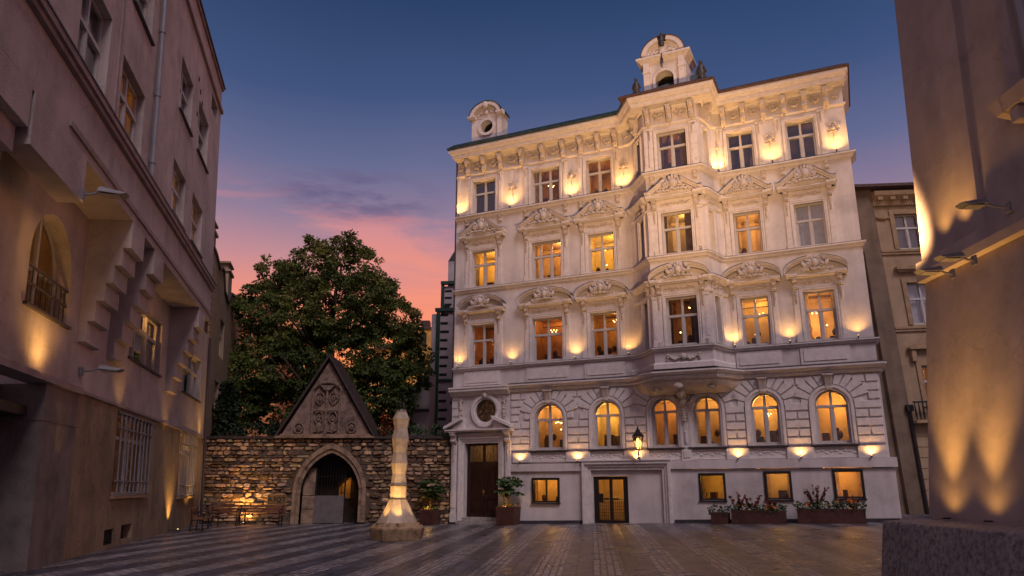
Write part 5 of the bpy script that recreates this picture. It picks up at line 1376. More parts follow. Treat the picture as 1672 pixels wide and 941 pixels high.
# moulded gate arch
outer = gate_curve(GHW + .34, GSP, GAP + .44, 12); innr = gate_curve(GHW, GSP, GAP, 12); mid = gate_curve(GHW + .16, GSP, GAP + .2, 12)
m = MB(); n = len(outer)
for (A_, B_, y) in ((innr, mid, -.26), (mid, outer, -.34)):
    for i in range(n - 1):
        a0, a1, b0, b1 = A_[i], A_[i + 1], B_[i], B_[i + 1]
        def sh(p, q, t): return (p[0] + (q[0] - p[0]) * t, p[1] + (q[1] - p[1]) * t)
        g0, g1 = (0.0, .94) if i % 2 else (.0, 1.0)
        pa0, pb0, pa1, pb1 = sh(a0, a1, 0), sh(b0, b1, 0), sh(a0, a1, g1), sh(b0, b1, g1)
        m.prism([(GC + pa0[0], pa0[1]), (GC + pa1[0], pa1[1]), (GC + pb1[0], pb1[1]), (GC + pb0[0], pb0[1])], y, .2)
m.build('gate_arch', M_SAND, SW)
m = MB()      # reveal and passage in dark stone
for p, q in zip(innr[:-1], innr[1:]):
    m.add([(GC + p[0], -.2, p[1]), (GC + q[0], -.2, q[1]), (GC + q[0], 1.4, q[1]), (GC + p[0], 1.4, p[1])], [(0, 1, 2, 3)])
m.add([(GC - 1.6, 1.4, 0), (GC + 1.6, 1.4, 0), (GC + 1.6, 1.4, 3.4), (GC - 1.6, 1.4, 3.4)], [(0, 1, 2, 3)])
m.build('passage', mat('dark_passage_stone', (.06, .042, .03), .9, .4, 3, .5, 12), SW, fixn=False)
m = MB(); m.box(GC - 1.34, GC - .74, .1, .5, 0, .62); m.box(GC - 1.34, GC - .74, .12, .5, .64, 1.22); m.box(GC - 1.34, GC - .78, .16, .5, 1.24, 2.5); m.build('jamb_blocks', M_SAND, SW, bevel=.02)
gt = empty('gate', (GC, .1, 0)); gt.parent = SW
m = MB(); m.box(-.76, .60, -.02, .03, .03, 1.24); m.build('steel_sheet', M_STEEL, gt)
m = MB()
for i in range(10): x = -.64 + i * .135; m.tube([(x, .1, 1.24), (x, .1, min(2.75, 2.9 - abs(x) * .5))], .014, 5)
for z in (1.36, 2.1): m.box(-.70, .60, .09, .11, z - .012, z + .012)
m.tube([(.60, .1, 0), (.60, .1, 2.6)], .03, 6); m.tube([(-.74, .1, 0), (-.74, .1, 2.55)], .03, 6)
m.build('grille', M_IRON, gt)
m = MB(); m.add([(GC + .05, 1.35, 1.1), (GC + .62, 1.35, 1.1), (GC + .62, 1.35, 2.1), (GC + .05, 1.35, 1.6)], [(0, 1, 2, 3)]); m.build('warm_light_patch', M_FARWALL, SW, fixn=False)  # patch of warm light, put in as a yellow sheet on the back wall
lamp('SPOT', SW, (GC + .5, .7, 2.4), 16, WARM, target=(GC + .4, 1.4, 1.5), size=60, blend=1, radius=.05)
# gable
gx0, gx1, gap, gb = -10.92 - ox, -6.50 - ox, 7.62, 3.95
gc = (-8.74 - ox)
m = MB(); m.prism([(gx0 + .1, gb), (gx1 - .1, gb), (gc, gap - .15)], -.20, .5); m.build('gable_wall', M_GABLE, SW)
m = MB()
for (A, B) in (((gx0, gb + .02), (gc, gap)), ((gx1, gb + .02), (gc, gap))):
    dx, dz = B[0] - A[0], B[1] - A[1]; ll = math.hypot(dx, dz); nx, nz = -dz / ll, dx / ll
    if nz < 0: nx, nz = -nx, -nz
    A2 = (A[0] - dx / ll * .08, A[1] - dz / ll * .08)
    m.prism([A2, B, (B[0] + 0 * nx, B[1] + .17), (A2[0] + nx * .09, A2[1] + nz * .09)], -.42, 2.2)
m.build('gable_roof', M_COPING, SW)
m = MB(); m.box(gx0 - .1, gx1 + .1, -.42, -.0, gb - .12, gb - .02); m.box(gx0 + .1, gx1 - .1, -.34, 0, gb - .03, gb + .06); m.build('gable_ledge', M_SAND, SW)
rl = MB(); r = random.Random(8)
zc0, zc1 = gb + .08, gb + 2.05; xl_, xr_ = gc - .66, gc + .62
rl.tube([(xl_, -.27, zc0), (xl_, -.27, zc1)], .05, 6); rl.tube([(xr_, -.27, zc0), (xr_, -.27, zc1)], .05, 6); rl.tube([(gc, -.28, zc0), (gc, -.28, zc1 + .25)], .055, 6); rl.tube([(xl_, -.27, zc0 + 1.08), (xr_, -.27, zc0 + 1.08)], .045, 6)
rl.tube([(gc + .66 * math.cos(PI * k_ / 12), -.27, zc1 + .42 * math.sin(PI * k_ / 12)) for k_ in range(13)], .05, 6); rl.prism([(gc - .34, zc1 + .28), (gc + .34, zc1 + .28), (gc + .12, zc1 + .05), (gc - .12, zc1 + .05)], -.36, -.2)
rl.prism([(gc - .30, zc1 + .42), (gc + .30, zc1 + .42), (gc, zc1 + .80)], -.30, -.2)
for (cx_, cz_) in ((gc - .34, zc1 - .30), (gc + .32, zc1 - .30), (gc - .34, zc0 + .75), (gc + .32, zc0 + .75)):
    rl.tube([(cx_ + .2 * math.cos(q * PI / 6), -.25, cz_ + .27 * math.sin(q * PI / 6)) for q in range(12)], .035, 5, True); spiral(rl, cx_, -.25, cz_, .14, 1.4, r.choice((-1, 1)), .03)
for sx in (-.32, .32):     # worn standing figures in low relief
    rl.blob((gc + sx, -.24, zc0 + .30), (.14, .08, .30)); rl.blob((gc + sx, -.27, zc0 + .62), (.07, .07, .08)); leafs(rl, gc + sx - .2, zc0 + .1, gc + sx + .2, zc0 + .15, -.22, 6, .06, r)
for sx, sz in ((-1.25, .34), (1.22, .36)):
    rl.tube([(gc + sx + .22 * math.cos(q * PI / 6), -.23, gb + sz + .24 * math.sin(q * PI / 6)) for q in range(12)], .04, 5, True); rl.blob((gc + sx, -.22, gb + sz), (.13, .06, .15), low=False); spiral(rl, gc + sx, -.26, gb + sz, .1, 1.2, 1, .03)
rl.T = lambda v: Vector((v[0], v[1] * 1.0 - .04, v[2]))
rl.build('relief_carving', M_RELIEF, SW, fixn=False)
# small framed sign on the wall: worn letters, read as best they can be
sg = empty('wall_sign', (-10.72, WY - .33, 1.06), (0, 0, 0), 'small dark framed sign with worn letters on the stone wall beside the long bench', 'sign')
m = MB(); m.box(-.42, .42, -.01, .02, -.20, .20); m.build('board', mat('sign_board', (.16, .10, .05), .6, .2, 6), sg)
m = MB()
for (a_, b_, c_, d_) in ((-.44, .44, .19, .23), (-.44, .44, -.23, -.19), (-.44, -.40, -.19, .19), (.40, .44, -.19, .19)): m.box(a_, b_, -.04, .02, c_, d_)
m.build('sign_frame', mat('sign_frame_brass', (.25, .17, .08), .5, .2), sg)
tcv = bpy.data.curves.new('sign_letters', 'FONT'); tcv.body = 'A3QT'; tcv.size = .30; tcv.extrude = .006; tcv.align_x = 'CENTER'; tcv.align_y = 'CENTER'; tcv.space_character = 1.1
to = bpy.data.objects.new('sign_letters', tcv); to.location = (0, -.018, 0); to.rotation_euler = (PI / 2, 0, 0); COL.objects.link(to); tcv.materials.append(M_IRON)
bpy.context.view_layer.update()
lm = bpy.data.meshes.new_from_object(to.evaluated_get(bpy.context.evaluated_depsgraph_get()))
bpy.data.objects.remove(to); to = bpy.data.objects.new('sign_letters', lm); to.location = (0, -.018, 0); to.rotation_euler = (PI / 2, 0, 0); COL.objects.link(to); to.parent = sg
# ground uplight behind the long bench
uplight(lambda s, d, z: Vector((s, WY - .22 - d, z)), -12.02, .50, .04, 0, 'ground uplight washing the rubble wall behind the long bench', 'ground uplights', 360, -.25, 2.4, 145)

# ================================================================== CHURCH FLANK AND FAR HOUSES
CH = empty('church_wall_tower', (-4.6, 46, 0), (0, 0, R(-4)), 'grey white church flank with green drainpipe and dark slits beside the white house', 'church')
m = MB(); m.box(-.55, 3.5, 0, 5, 0, 12.35); m.box(.02, 3.5, .05, 5, 12.35, 14.2); m.box(.42, 3.5, .1, 5, 14.2, 15.9); m.build('wall', M_CHURCH, CH)
m = MB()
m.prism([(.40, 15.9), (3.5, 15.9), (3.5, 17.2), (1.0, 16.9), (.62, 16.3)], .1, 5); m.build('roof', M_COPPER, CH)
m = MB(); m.box(-.22, .0, -.16, .0, 0, 12.6); m.box(.02, .22, -.1, .05, 12.4, 14.4); m.box(-.32, 1.2, -.18, .05, 12.5, 12.72); m.box(.0, 1.2, -.18, .1, 14.3, 14.5); m.box(-.2, 1.1, -.12, .0, 8.0, 8.15); m.build('drainpipe', M_GREENP, CH)
m = MB()
for i in range(22):
    z = 1.2 + i * .55
    if abs(z - 8.0) > .2: m.box(.02, .50 + (.08 if i % 3 == 0 else 0), -.012, .1, z, z + .17); m.build('wall_slit', M_NOTCH, CH); m = MB()
for i in range(3): m.box(.25, .7, .04, .15, 12.9 + i * .45, 13.05 + i * .45); m.build('wall_slit', M_NOTCH, CH); m = MB()
for (x, z) in ((.75, 6.6), (-.4, 4.6), (-.5, 7.3)): m.box(x, x + .25, -.02, .1, z, z + .15); m.build('wall_slit', M_NOTCH, CH); m = MB()
AN = empty('low_grey_annexe', (-5.9, 44, 0), (0, 0, R(-4)), 'low grey annexe with lean-to roof beside the church flank', 'building')
m = MB(); m.box(-.95, 1.0, 0, 4, 0, 6.2); m.prism([(-.95, 6.2), (1.0, 6.2), (1.0, 8.4)], .02, 4); m.build('wall', M_CHURCH, AN)
m = MB(); m.prism([(-1.1, 6.15), (1.0, 8.4), (1.0, 8.55), (-1.1, 6.3)], -.1, 4.1); m.box(-.98, 1.0, -.06, .0, 5.95, 6.1); m.build('roof', M_SILL, AN)
FH = empty('lit_yellow_house', (-9.2, 60, 0), (0, 0, 0), 'distant yellow lit house seen between the tree and the church', 'building')
m = MB(); m.box(-2.2, 3.3, 0, 6, 0, 12.6); m.box(1.0, 3.0, .02, 6, 12.6, 14.3); m.build('wall', M_FARWALL, FH)
m = MB(); m.prism([(-2.5, 12.6), (1.0, 12.6), (1.0, 13.6)], -.2, 6); m.box(.9, 3.1, -.1, 6.1, 14.3, 14.5); m.box(1.5, 2.2, 1, 2, 14.5, 15.3); m.build('roof', M_TILE, FH)
m = MB()
for (x, z) in ((1.3, 10.6), (2.3, 10.6), (1.3, 8), (2.3, 8), (1.5, 12.9)): m = MB(); m.box(x, x + .6, -.03, .05, z, z + 1.1); m.build('window', M_NOTCH, FH)
lamp('SPOT', FH, (1.5, -6, 3.0), 2200, (1, .55, .15), target=(1.5, 0, 10), size=75, blend=1, radius=.5)
FO = empty('far_orange_house', (-24.5, 66, 0), (0, 0, 0), 'distant orange house with a chimney seen left of the tree', 'building')
m = MB(); m.box(-6, 3.4, 0, 6, 0, 15.5); m.build('wall', mat('far_orange_wall', (.55, .25, .10), .9, .15, 1), FO)
m = MB(); m.box(.3, 2.0, .5, 2, 15.5, 18.4); m.box(.15, 2.15, .35, 2.15, 18.4, 18.8); m.build('chimney', mat('far_orange_wall'  , (.55, .25, .10)), FO)
m = MB(); m.box(-6.3, 3.6, -.3, 6.3, 15.5, 15.9); m.build('roof', M_TILE, FO)
lamp('SPOT', FO, (-1, -7, 4.0), 1100, (1, .45, .12), target=(1, 0, 13), size=75, blend=1, radius=.5)

# ================================================================== OCHRE HOUSE, RIGHT
OR = empty('ochre_town_house', (18.36, 34, 0.45), (0, R(-2.2), 0), 'ochre town house with pedimented window and small balcony right of the white house', 'building')
m = MB(); wops = [(.95, 2.20, 12.3, 14.1), (.95, 2.35, 8.55, 10.6), (.92, 2.3, 4.7, 6.6), (1.6, 2.6, .2, 2.6)]
panel(m, 0, 8, -.6, 15.2, wops, y=0, rev=.25); m.add([(0, 0, 0), (0, 8, 0), (0, 8, 15), (0, 0, 15)], [(0, 1, 2, 3)]); m.build('wall', M_OCHRE2, OR, fixn=False)
m = MB(); m.box(-.82, 0, -.1, 5, -.6, 15.4); m.box(-1.6, -.82, .1, 5, -.6, 15.4); m.build('side_pier', mat('brown_grey_pier', (.20, .145, .10), .9, .2, .8, .4, 14, streak=.25), OR)
m = MB(); m.prismx([(0, 14.55), (-.1, 14.6), (-.14, 14.8), (-.4, 15.0), (-.45, 15.2), (0, 15.3)], 0, 8); 
for i in range(12): m.box(.18 + i * .62, .42 + i * .62, -.34, 0, 14.78, 14.98)
for i in range(60): m.box(.02 + i * .125, .08 + i * .125, -.17, 0, 14.52, 14.60)
m.build('cornice', M_OCHTRIM, OR)
m = MB(); m.box(-1.7, 8.2, -.55, 6, 15.41, 15.55); m.prism([(-1.7, 15.5), (8, 15.5), (8, 16.5), (0, 16.3)], 2, 6); m.build('roof', M_TILE, OR)
for z in (12.15, 8.35): m = MB(); m.box(0, 8, -.14, .01, z, z + .1); m.box(0, 8, -.09, .01, z - .12, z); m.build('string_course', M_OCHTRIM, OR)
for (a, b, z0, z1) in wops[:3]:
    m = MB()
    for (x0, x1, q0, q1) in ((a - .22, a, z0, z1 + .22), (b, b + .22, z0, z1 + .22), (a, b, z1, z1 + .22)): m.box(x0, x1, -.07, .01, q0, q1)
    if z0 == 8.55: m.box(a - .45, b + .4, -.3, .01, z1 + .62, z1 + .76); m.box(a - .35, b + .3, -.2, .01, z1 + .52, z1 + .62)
    if z0 == 4.7:
        m.box(a - .5, b + .5, -.3, .01, z1 + .75, z1 + .85); m.prism([(a - .5, z1 + .85), (b + .5, z1 + .85), ((a + b) / 2, z1 + 1.35)], -.2, .01); m.box(a - .4, a - .2, -.22, .01, z1 + .2, z1 + .75); m.box(b + .2, b + .4, -.22, .01, z1 + .2, z1 + .75)
    m.build('window_surround', M_OCHTRIM, OR)
    window(OR, None, a, b, z0, z1, power=6 if z0 < 5 else 0, refl=z0 > 5, seed=int(z0 * 10), curt=0 if z0 < 5 else 1)
m = MB()
for i in range(8): m.box(-.0, 8, -.03, .0, .1 + i * .47, .1 + i * .47 + .43)
m.build('banded_base', M_OCHRE2, OR)
m = MB(); m.box(.0, 3, -.55, 0, 3.95, 4.08); m.build('balcony_slab', M_OCHTRIM, OR)
m = MB()
for i in range(16): x = .05 + i * .18; m.tube([(x, -.5, 4.08), (x, -.5, 4.4), (x, -.5, 4.85)], [.02, .045, .02], 6)
m.box(0, 3, -.55, -.45, 4.85, 4.92); m.build('balcony_railing', M_IRON, OR)
m = MB(); m.tube([(-.05, -.16, 4.6), (-.05, -.16, 0)], .09, 8); m.box(-.2, .1, -.3, -.05, 4.5, 4.8); m.build('downpipe', M_IRON, OR)
M_REL = MB(); leafs(M_REL, .1, 13.9, .7, 13.9, -.03, 8, .1, rnd); M_REL.build('relief', M_OCHTRIM, OR)

# ================================================================== RIGHT BUILDING (close) WITH GRANITE PLINTH
RB = empty('battered_render_building', (6.2, 11.0, 0), (0, 0, 0), 'brown grey rendered building close on the right with sloping base and deep ledge', 'building')
def strip_wall(m, prof, y0, y1):       # prof (X,z); wall face x = X - 6.2, from y0 to y1, closed back at +4
    n = len(prof)
    m.add([(p[0] - 6.2, y0, p[1]) for p in prof] + [(p[0] - 6.2, y1, p[1]) for p in prof], [(i, i + 1, i + 1 + n, i + n) for i in range(n - 1)])
    m.add([(p[0] - 6.2, y0, p[1]) for p in prof] + [(10, y0, prof[-1][1]), (10, y0, prof[0][1])], [tuple(range(n + 2))])
m = MB(); strip_wall(m, [(5.93, .2), (5.97, 1.21), (6.42, 4.66)], 0, -16); m.build('battered_base_wall', M_RIGHT, RB, fixn=False)
m = MB(); strip_wall(m, [(6.42, 4.66), (6.30, 4.67), (6.30, 4.80), (6.33, 4.98), (6.42, 5.02)], .02, -16); m.build('ledge', M_RIGHT, RB, fixn=False)
m = MB(); strip_wall(m, [(6.42, 5.02), (7.02, 18.5)], 0, -1.50); strip_wall(m, [(6.49, 5.02), (7.09, 18.5)], -1.50, -1.68); strip_wall(m, [(6.44, 5.02), (7.04, 18.5)], -1.68, -16)
m.add([(.22, -1.50, 5.02), (.29, -1.50, 5.02), (.89, -1.50, 18.5), (.82, -1.50, 18.5)], [(0, 1, 2, 3)])
m.build('upper_wall', M_RIGHT, RB, fixn=False)
# window with stone frame and heavy sill, upper right
m = MB(); y0 = -3.4
m.add([(.30, -2.33, 6.45), (.30, -6, 6.45), (.02, -6, 6.41), (.02, -2.33, 6.41), (.08, -2.38, 6.23), (.08, -6, 6.23), (.36, -2.38, 6.17), (.36, -6, 6.17)], [(0, 1, 2, 3), (3, 2, 5, 4), (4, 5, 7, 6), (0, 3, 4, 6)])
m.box(.10, .45, -2.75, -2.6, 6.03, 6.21); m.build('window_sill', M_RIGHT, RB, fixn=False)
m = MB(); m.box(.22, .62, -2.74, -2.48, 6.45, 10.5); m.box(.30, .62, -2.92, -2.74, 6.45, 10.5); m.build('window_surround', M_RIGHT, RB)
m = MB(); m.box(.20, .30, -3.04, -2.92, 6.45, 10.5); m.box(.20, .30, -6, -3.04, 6.45, 6.65); m.box(.21, .29, -4.1, -4.0, 6.65, 10.5); fr_ = m.build('window', M_WFRAME, RB)
m = MB(); m.box(.26, .27, -6, -3.04, 6.65, 10.5); m.build('pane', mat('dusk_pane', (.05, .06, .09), .1, .1), fr_)
FLOOD = (1.0, 0.56, 0.25)
lamp('SPOT', RB, (-.62, -1.2, 4.60), 7500, FLOOD, target=thw(14.5, 0, 17.5) - Vector((6.2, 11.0, 0)), size=52, blend=1, radius=.1)
lamp('SPOT', RB, (-.62, -1.7, 4.66), 10500, FLOOD, target=thw(7.0, 0, 17.5) - Vector((6.2, 11.0, 0)), size=48, blend=1, radius=.1)
# granite plinth, two stones
GP = empty('granite_plinth', (5.33, 11.1, 0), (0, 0, 0), 'long speckled granite plinth block at the foot of the building on the right', 'plinth')
m = MB()
for (ya, yb) in ((0, -2.35), (-2.37, -9)):
    m.add([(-.20, ya, -.1), (-.20, yb, -.1), (.0, yb, 1.14), (.0, ya, 1.14), (1.6, ya, -.1), (1.6, yb, -.1), (1.6, yb, 1.2), (1.6, ya, 1.2)], [(0, 1, 2, 3), (3, 2, 6, 7), (0, 3, 7, 4), (1, 5, 6, 2)])
m.build('granite_blocks', M_GRAN, GP, bevel=.03)
m = MB(); m.blob((.75, .30, 1.02), (.42, .34, .20), low=False); m.blob((.75, .22, .4), (.42, .3, .75), low=False); m.build('boulder_end', M_GRAN, GP, smooth=True)
RM = Matrix.Translation(Vector((6.2, 11.0, 0)))
rf1 = floodlight(RM, (-.42, -1.14, 4.48), -PI / 2, 'lower left floodlight of the pair under the ledge of the brown building', 'floodlights on the brown building', .3, .62)
rf2 = floodlight(RM, (-.42, -1.65, 4.52), -PI / 2, 'upper right floodlight of the pair under the ledge of the brown building', 'floodlights on the brown building', .3, .62)
rf3 = floodlight(RM, (-.42, -2.29, 5.02), -PI / 2, 'single floodlight on a short arm above the ledge of the brown building', 'floodlights on the brown building', .5, .62)
lamp('SPOT', RB, (-.02, -.72, 5.06), 26, WARM, target=(.25, -.72, 6.9), size=90, blend=1, radius=.05)
lamp('SPOT', RB, (-.02, -1.22, 5.06), 26, WARM, target=(.25, -1.22, 6.9), size=90, blend=1, radius=.05)
RW = lambda s, d, z: Vector((s, d, z))
for i, y in enumerate((-.62, -1.52)):
    o = empty('uplight', (5.86, 11 + y, 1.19), (0, 0, 0), ('ground uplight on the granite plinth near the end of the brown building', 'ground uplight on the granite plinth nearer the camera')[i], 'uplight', 'uplights on the granite plinth')
    m = MB(); m.lathe([(.05, 0), (.055, .015), (.04, .02)], (0, 0), 12); m.build('housing', M_IRON, o)
    lamp('SPOT', o, (-.16, 0, .03), (9, 7)[i], WARM, target=(.55, 0, 1.9), size=120, blend=1, radius=.06)
    lamp('SPOT', o, (-.22, 0, .03), (250, 215)[i], WARM, target=(.34, 0, 3.6), size=60, blend=1, radius=.08)

# ================================================================== FACETED STONE COLUMN
SX, SY = -3.66, 24.6
SCP = empty('faceted_column_sculpture', (SX, SY, 0), (0, 0, 0), 'tall faceted pale stone column with flared foot on an octagonal base, lit from below', 'sculpture')
def facet(prof, n=8, a0=PI / 8):
    m = MB(); m.lathe(prof, (0, 0), n, a0); return m
facet([(.78, -.05), (.82, .02), (.90, .33), (.90, .38), (.70, .53), (.68, .53)]).build('base_basin', M_SCBASE, SCP, bevel=.012)
facet([(.66, .53), (.285, 1.22), (.28, 1.25)]).build('flared_foot', M_SCULPT, SCP, bevel=.006)
Z = lambda py: 1.6 + (796 - py) / 1253 * 25.2
prof = [(.285, 1.22), (.30, Z(793)), (.235 + .04, Z(775)), (.315, Z(755)), (.265, Z(735)), (.31, Z(719)), (.265, Z(705)), (.31, Z(688)), (.185, Z(673))]
col_rings = [(.275, 1.25), (.285, 1.62), (.285, 1.65), (.25, 1.98), (.305, 2.34), (.25, 2.40), (.29, 2.55)]
shaft = [(.285, 1.24), (.292, 1.66), (.242, 2.02), (.300, 2.36), (.245, 2.70), (.295, 3.02), (.318, 3.14), (.252, 3.46), (.318, 3.80), (.172, 4.09), (.16, 4.09)]
shaft = [(q * (.93 - .05 * max(0, z - 1.66) / 2.4), z) for q, z in shaft[:-2]] + [(.125, 4.10), (.11, 4.10)]
m = MB(); m.lathe(shaft, (0, 0), 8, PI / 8); m.build('shaft', M_SCULPT, SCP, bevel=.005)
m = MB()
for z, r_ in ((1.24, .292), (1.66, .294)): m.lathe([(r_ - .01, z - .012), (r_ + .006, z - .012), (r_ + .006, z + .012), (r_ - .01, z + .012)], (0, 0), 8, PI / 8)
m.build('metal_band', M_BRONZE, SCP)
m = MB()
for k_ in range(3):
    a_ = PI * k_ / 3 + .2; m.tube([(.15 * math.cos(t) * math.cos(a_), .15 * math.cos(t) * math.sin(a_), 4.05 + .27 * math.sin(t)) for t in [PI * i / 10 for i in range(11)]], .014, 6)
m.tube([(.20 * math.cos(2 * PI * i / 12), .20 * math.sin(2 * PI * i / 12), 4.07) for i in range(12)], .012, 5, True)
m.build('iron_crown', M_IRON, SCP)
for k_, (a_, pw) in enumerate(((-PI / 2 - .75, 110), (-PI / 2 + .15, 150), (-PI / 2 + 1.3, 60), (PI * .5, 30))):
    x, y = .80 * math.cos(a_), .80 * math.sin(a_)
    m = MB(); m.lathe([(.03, .48), (.04, .50), (.03, .52)], (x, y), 10); m.build('spot_fitting', M_IRON, SCP)
    lamp('SPOT', SCP, (x * 1.04, y * 1.04, .56), pw, (1, .55, .16), target=(x * .10, y * .10, 2.3), size=80, blend=1, radius=.03)

# ================================================================== BENCHES
def bench(loc, rz, length, label, back=True):
    o = empty('park_bench', loc, (0, 0, rz), label, 'bench', 'benches by the old wall')
    m = MB()
    for i in range(4): m.box(-length / 2, length / 2, -.42 + i * .115, -.325 + i * .115, .43, .465)
    m.build('seat', M_BENCH, o, bevel=.006)
    if back:
        m = MB()
        for i in range(3): m.box(-length / 2, length / 2, .04 + .02 * i, .07 + .02 * i, .53 + i * .115, .63 + i * .115)
        m.build('backrest', M_BENCH, o, bevel=.006)
    for x in (-length / 2 + .15, length / 2 - .15):
        m = MB(); m.tube([(x, -.40, 0), (x, -.38, .43)], .028, 6); m.build('leg', M_IRON, o)
        m = MB(); m.tube([(x, .05, 0), (x, .0, .43), (x, .10, .86) if back else (x, 0, .43)], .028, 6); m.box(x - .02, x + .02, -.42, .04, .40, .43); m.build('leg', M_IRON, o)
        if back: m = MB(); m.tube([(x, -.40, .43), (x, -.40, .62), (x, -.3, .68), (x, .04, .66)], .02, 6); m.build('armrest', M_IRON, o)
    return o
bench((-12.30, 29.9, .0), PI / 2 + AL + .05, 2.3, 'dark wooden bench standing along the pink building wall')
bench((-12.42, 33.4, .0), R(60), 1.7, 'shadowed bench set at an angle in the corner beside the rubble wall')
bench((-11.05, 33.85, .0), 0, 2.15, 'long dark wooden bench in front of the glowing patch of rubble wall')

# ================================================================== LEAVES
def leaves_mesh(name, m_, parent, items, fold=True):
    """items: (center, direction, size, tint). every leaf is a small folded blade"""
    vs = []; fs = []; tn = []
    for (c, d, s_, t) in items:
        d = d.normalized(); u = d.orthogonal().normalized(); u = (u * math.cos(t * 17) + d.cross(u) * math.sin(t * 17)); n = d.cross(u)
        k = len(vs)
        a = c - d * s_ * .5; b = c + d * s_ * .5; mid_ = c + n * s_ * .08
        vs += [a, mid_ + u * s_ * .27, b, mid_ - u * s_ * .27]
        fs += [(k, k + 1, k + 2), (k, k + 2, k + 3)]
        tn += [t, t]
    me = bpy.data.meshes.new(name); me.from_pydata([tuple(v) for v in vs], [], fs); me.materials.append(m_)
    at = me.attributes.new('tint', 'FLOAT', 'FACE'); at.data.foreach_set('value', tn)
    o = bpy.data.objects.new(name, me); COL.objects.link(o)
    if parent: o.parent = parent
    return o
def rdir(r):
    z = r.uniform(-1, 1); a = r.uniform(0, 2 * PI); q = math.sqrt(1 - z * z); return Vector((q * math.cos(a), q * math.sin(a), z))
# big tree: lobes measured as (x, z, radius) in the plane of the trunk
TX, TY = -10.9, 43.0
tree = empty('chestnut_tree', (TX, TY, 0), (0, 0, 0), 'big chestnut tree with full round crown rising behind the old stone wall', 'tree')
def tpx(px, py, rp):        # photo measurement -> metres at the depth of the trunk
    X = (px - 836) / 1200.36; Yv = -(py - 470.5) / 1200.36; cp, sp_ = math.cos(.265017), math.sin(.265017)
    d = Vector((X, cp - Yv * sp_, sp_ + Yv * cp)); t = TY / d.y
    return (X * t - TX, 1.6 + d.z * t, rp / 1200.36 * TY * 1.03)
lob = [(548, 425, 36), (505, 448, 44), (588, 450, 42), (440, 445, 30), (470, 470, 46), (432, 505, 42), (490, 520, 70), (560, 510, 72), (608, 500, 44), (640, 515, 40),
       (425, 560, 44), (470, 600, 66), (550, 590, 80), (630, 575, 58), (668, 580, 34), (420, 625, 40), (455, 660, 52), (540, 660, 70), (620, 640, 58), (672, 625, 30), (640, 680, 32), (415, 672, 30),
       (400, 590, 22), (402, 500, 16), (625, 465, 20), (405, 640, 24), (520, 405, 14), (575, 405, 16), (670, 545, 20), (655, 655, 28)]
r = random.Random(12); items = []; clumps = []
for (px, py, rp) in lob:
    x, z, ra = tpx(px, py, rp)
    depth = 1.0 if rp > 40 else .8
    yo = r.uniform(-1, 1) * (1.6 if rp < 50 else .8)
    nclump = int(16 * ra * ra * 1.60) + 6
    for q in range(nclump):
        d = rdir(r); rr = ra * (r.uniform(.50, 1.0) ** .6) * (1.0 + .10 * noise.noise(Vector((x, z, q * .3))))
        c = Vector((x + d.x * rr, yo + d.y * rr * 1.35, z + d.z * rr * .95))
        clumps.append((c, d))
core = Vector((0, 0, 9))
for (c, d) in clumps:
    nv = noise.noise(c * .55); lite = noise.noise(c * 1.3 + Vector((5, 0, 0)))
    hgt = (c.z - 9) / 7  # light on the upper crown, put into the leaf tint by height
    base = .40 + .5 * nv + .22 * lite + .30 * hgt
    cr_ = r.uniform(.30, .55)
    for q in range(58):
        dd = rdir(r); p = c + Vector((dd.x, dd.y, dd.z * .55)) * cr_ * r.uniform(.5, 1)
        ld = (dd * .8 + Vector((0, 0, -.45)) + d * .5)
        items.append((p, ld, r.uniform(.12, .24), max(.02, min(.98, base + r.uniform(-.15, .15)))))
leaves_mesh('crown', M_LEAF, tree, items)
m = MB(); m.tube([(0, 0, -.2), (.1, 0, 1.5), (0, .1, 4), (.2, 0, 7), (.1, 0, 11), (.3, 0, 14)], [.62, .48, .40, .32, .2, .06], 12)
for q in range(22):
    z0 = r.uniform(3.2, 11); a_ = r.uniform(0, 2 * PI); L_ = r.uniform(2.5, 4.8) * (1 if z0 < 9 else .6); up_ = r.uniform(.2, .9)
    p0 = Vector((.1, 0, z0)); p1 = p0 + Vector((math.cos(a_) * L_ * .5, math.sin(a_) * L_ * .5, up_ * L_ * .35)); p2 = p0 + Vector((math.cos(a_) * L_, math.sin(a_) * L_, up_ * L_ * .8))
    m.tube([p0, p1, p2], [.17, .10, .03], 6)
    for w_ in range(2):
        b_ = a_ + r.uniform(-.9, .9); m.tube([p1, p1 + Vector((math.cos(b_), math.sin(b_), r.uniform(.1, .8))) * L_ * .5], [.07, .02], 5)
m.build('trunk', M_BARK, tree, smooth=True)
# dark conifer-like bush on the left behind the wall
def bush(name, loc, label, cat, shape, n, size, m_, seed, group=None, stem=True):
    o = empty(name, loc, (0, 0, 0), label, cat, group); r = random.Random(seed); it = []
    for q in range(n):
        c, ra = shape(r)
        nv = .45 + .5 * noise.noise(c * 1.7)
        for w_ in range(12):
            dd = rdir(r); it.append((c + dd * ra * r.uniform(.3, 1), dd + Vector((0, 0, .3)), size * r.uniform(.7, 1.3), max(.02, min(.98, nv + r.uniform(-.2, .2)))))
    leaves_mesh('foliage', m_, o, it)
    if stem:
        m = MB(); m.tube([(0, 0, -.1), (.05, 0, .8), (0, .05, 1.6)], [.09, .06, .03], 6)
        for q in range(5): a_ = q * 1.3; m.tube([(0, 0, .6 + .2 * q), (.5 * math.cos(a_), .4 * math.sin(a_), 1.2 + .25 * q)], [.04, .015], 5)
        m.build('stem', M_BARK, o)
    return o
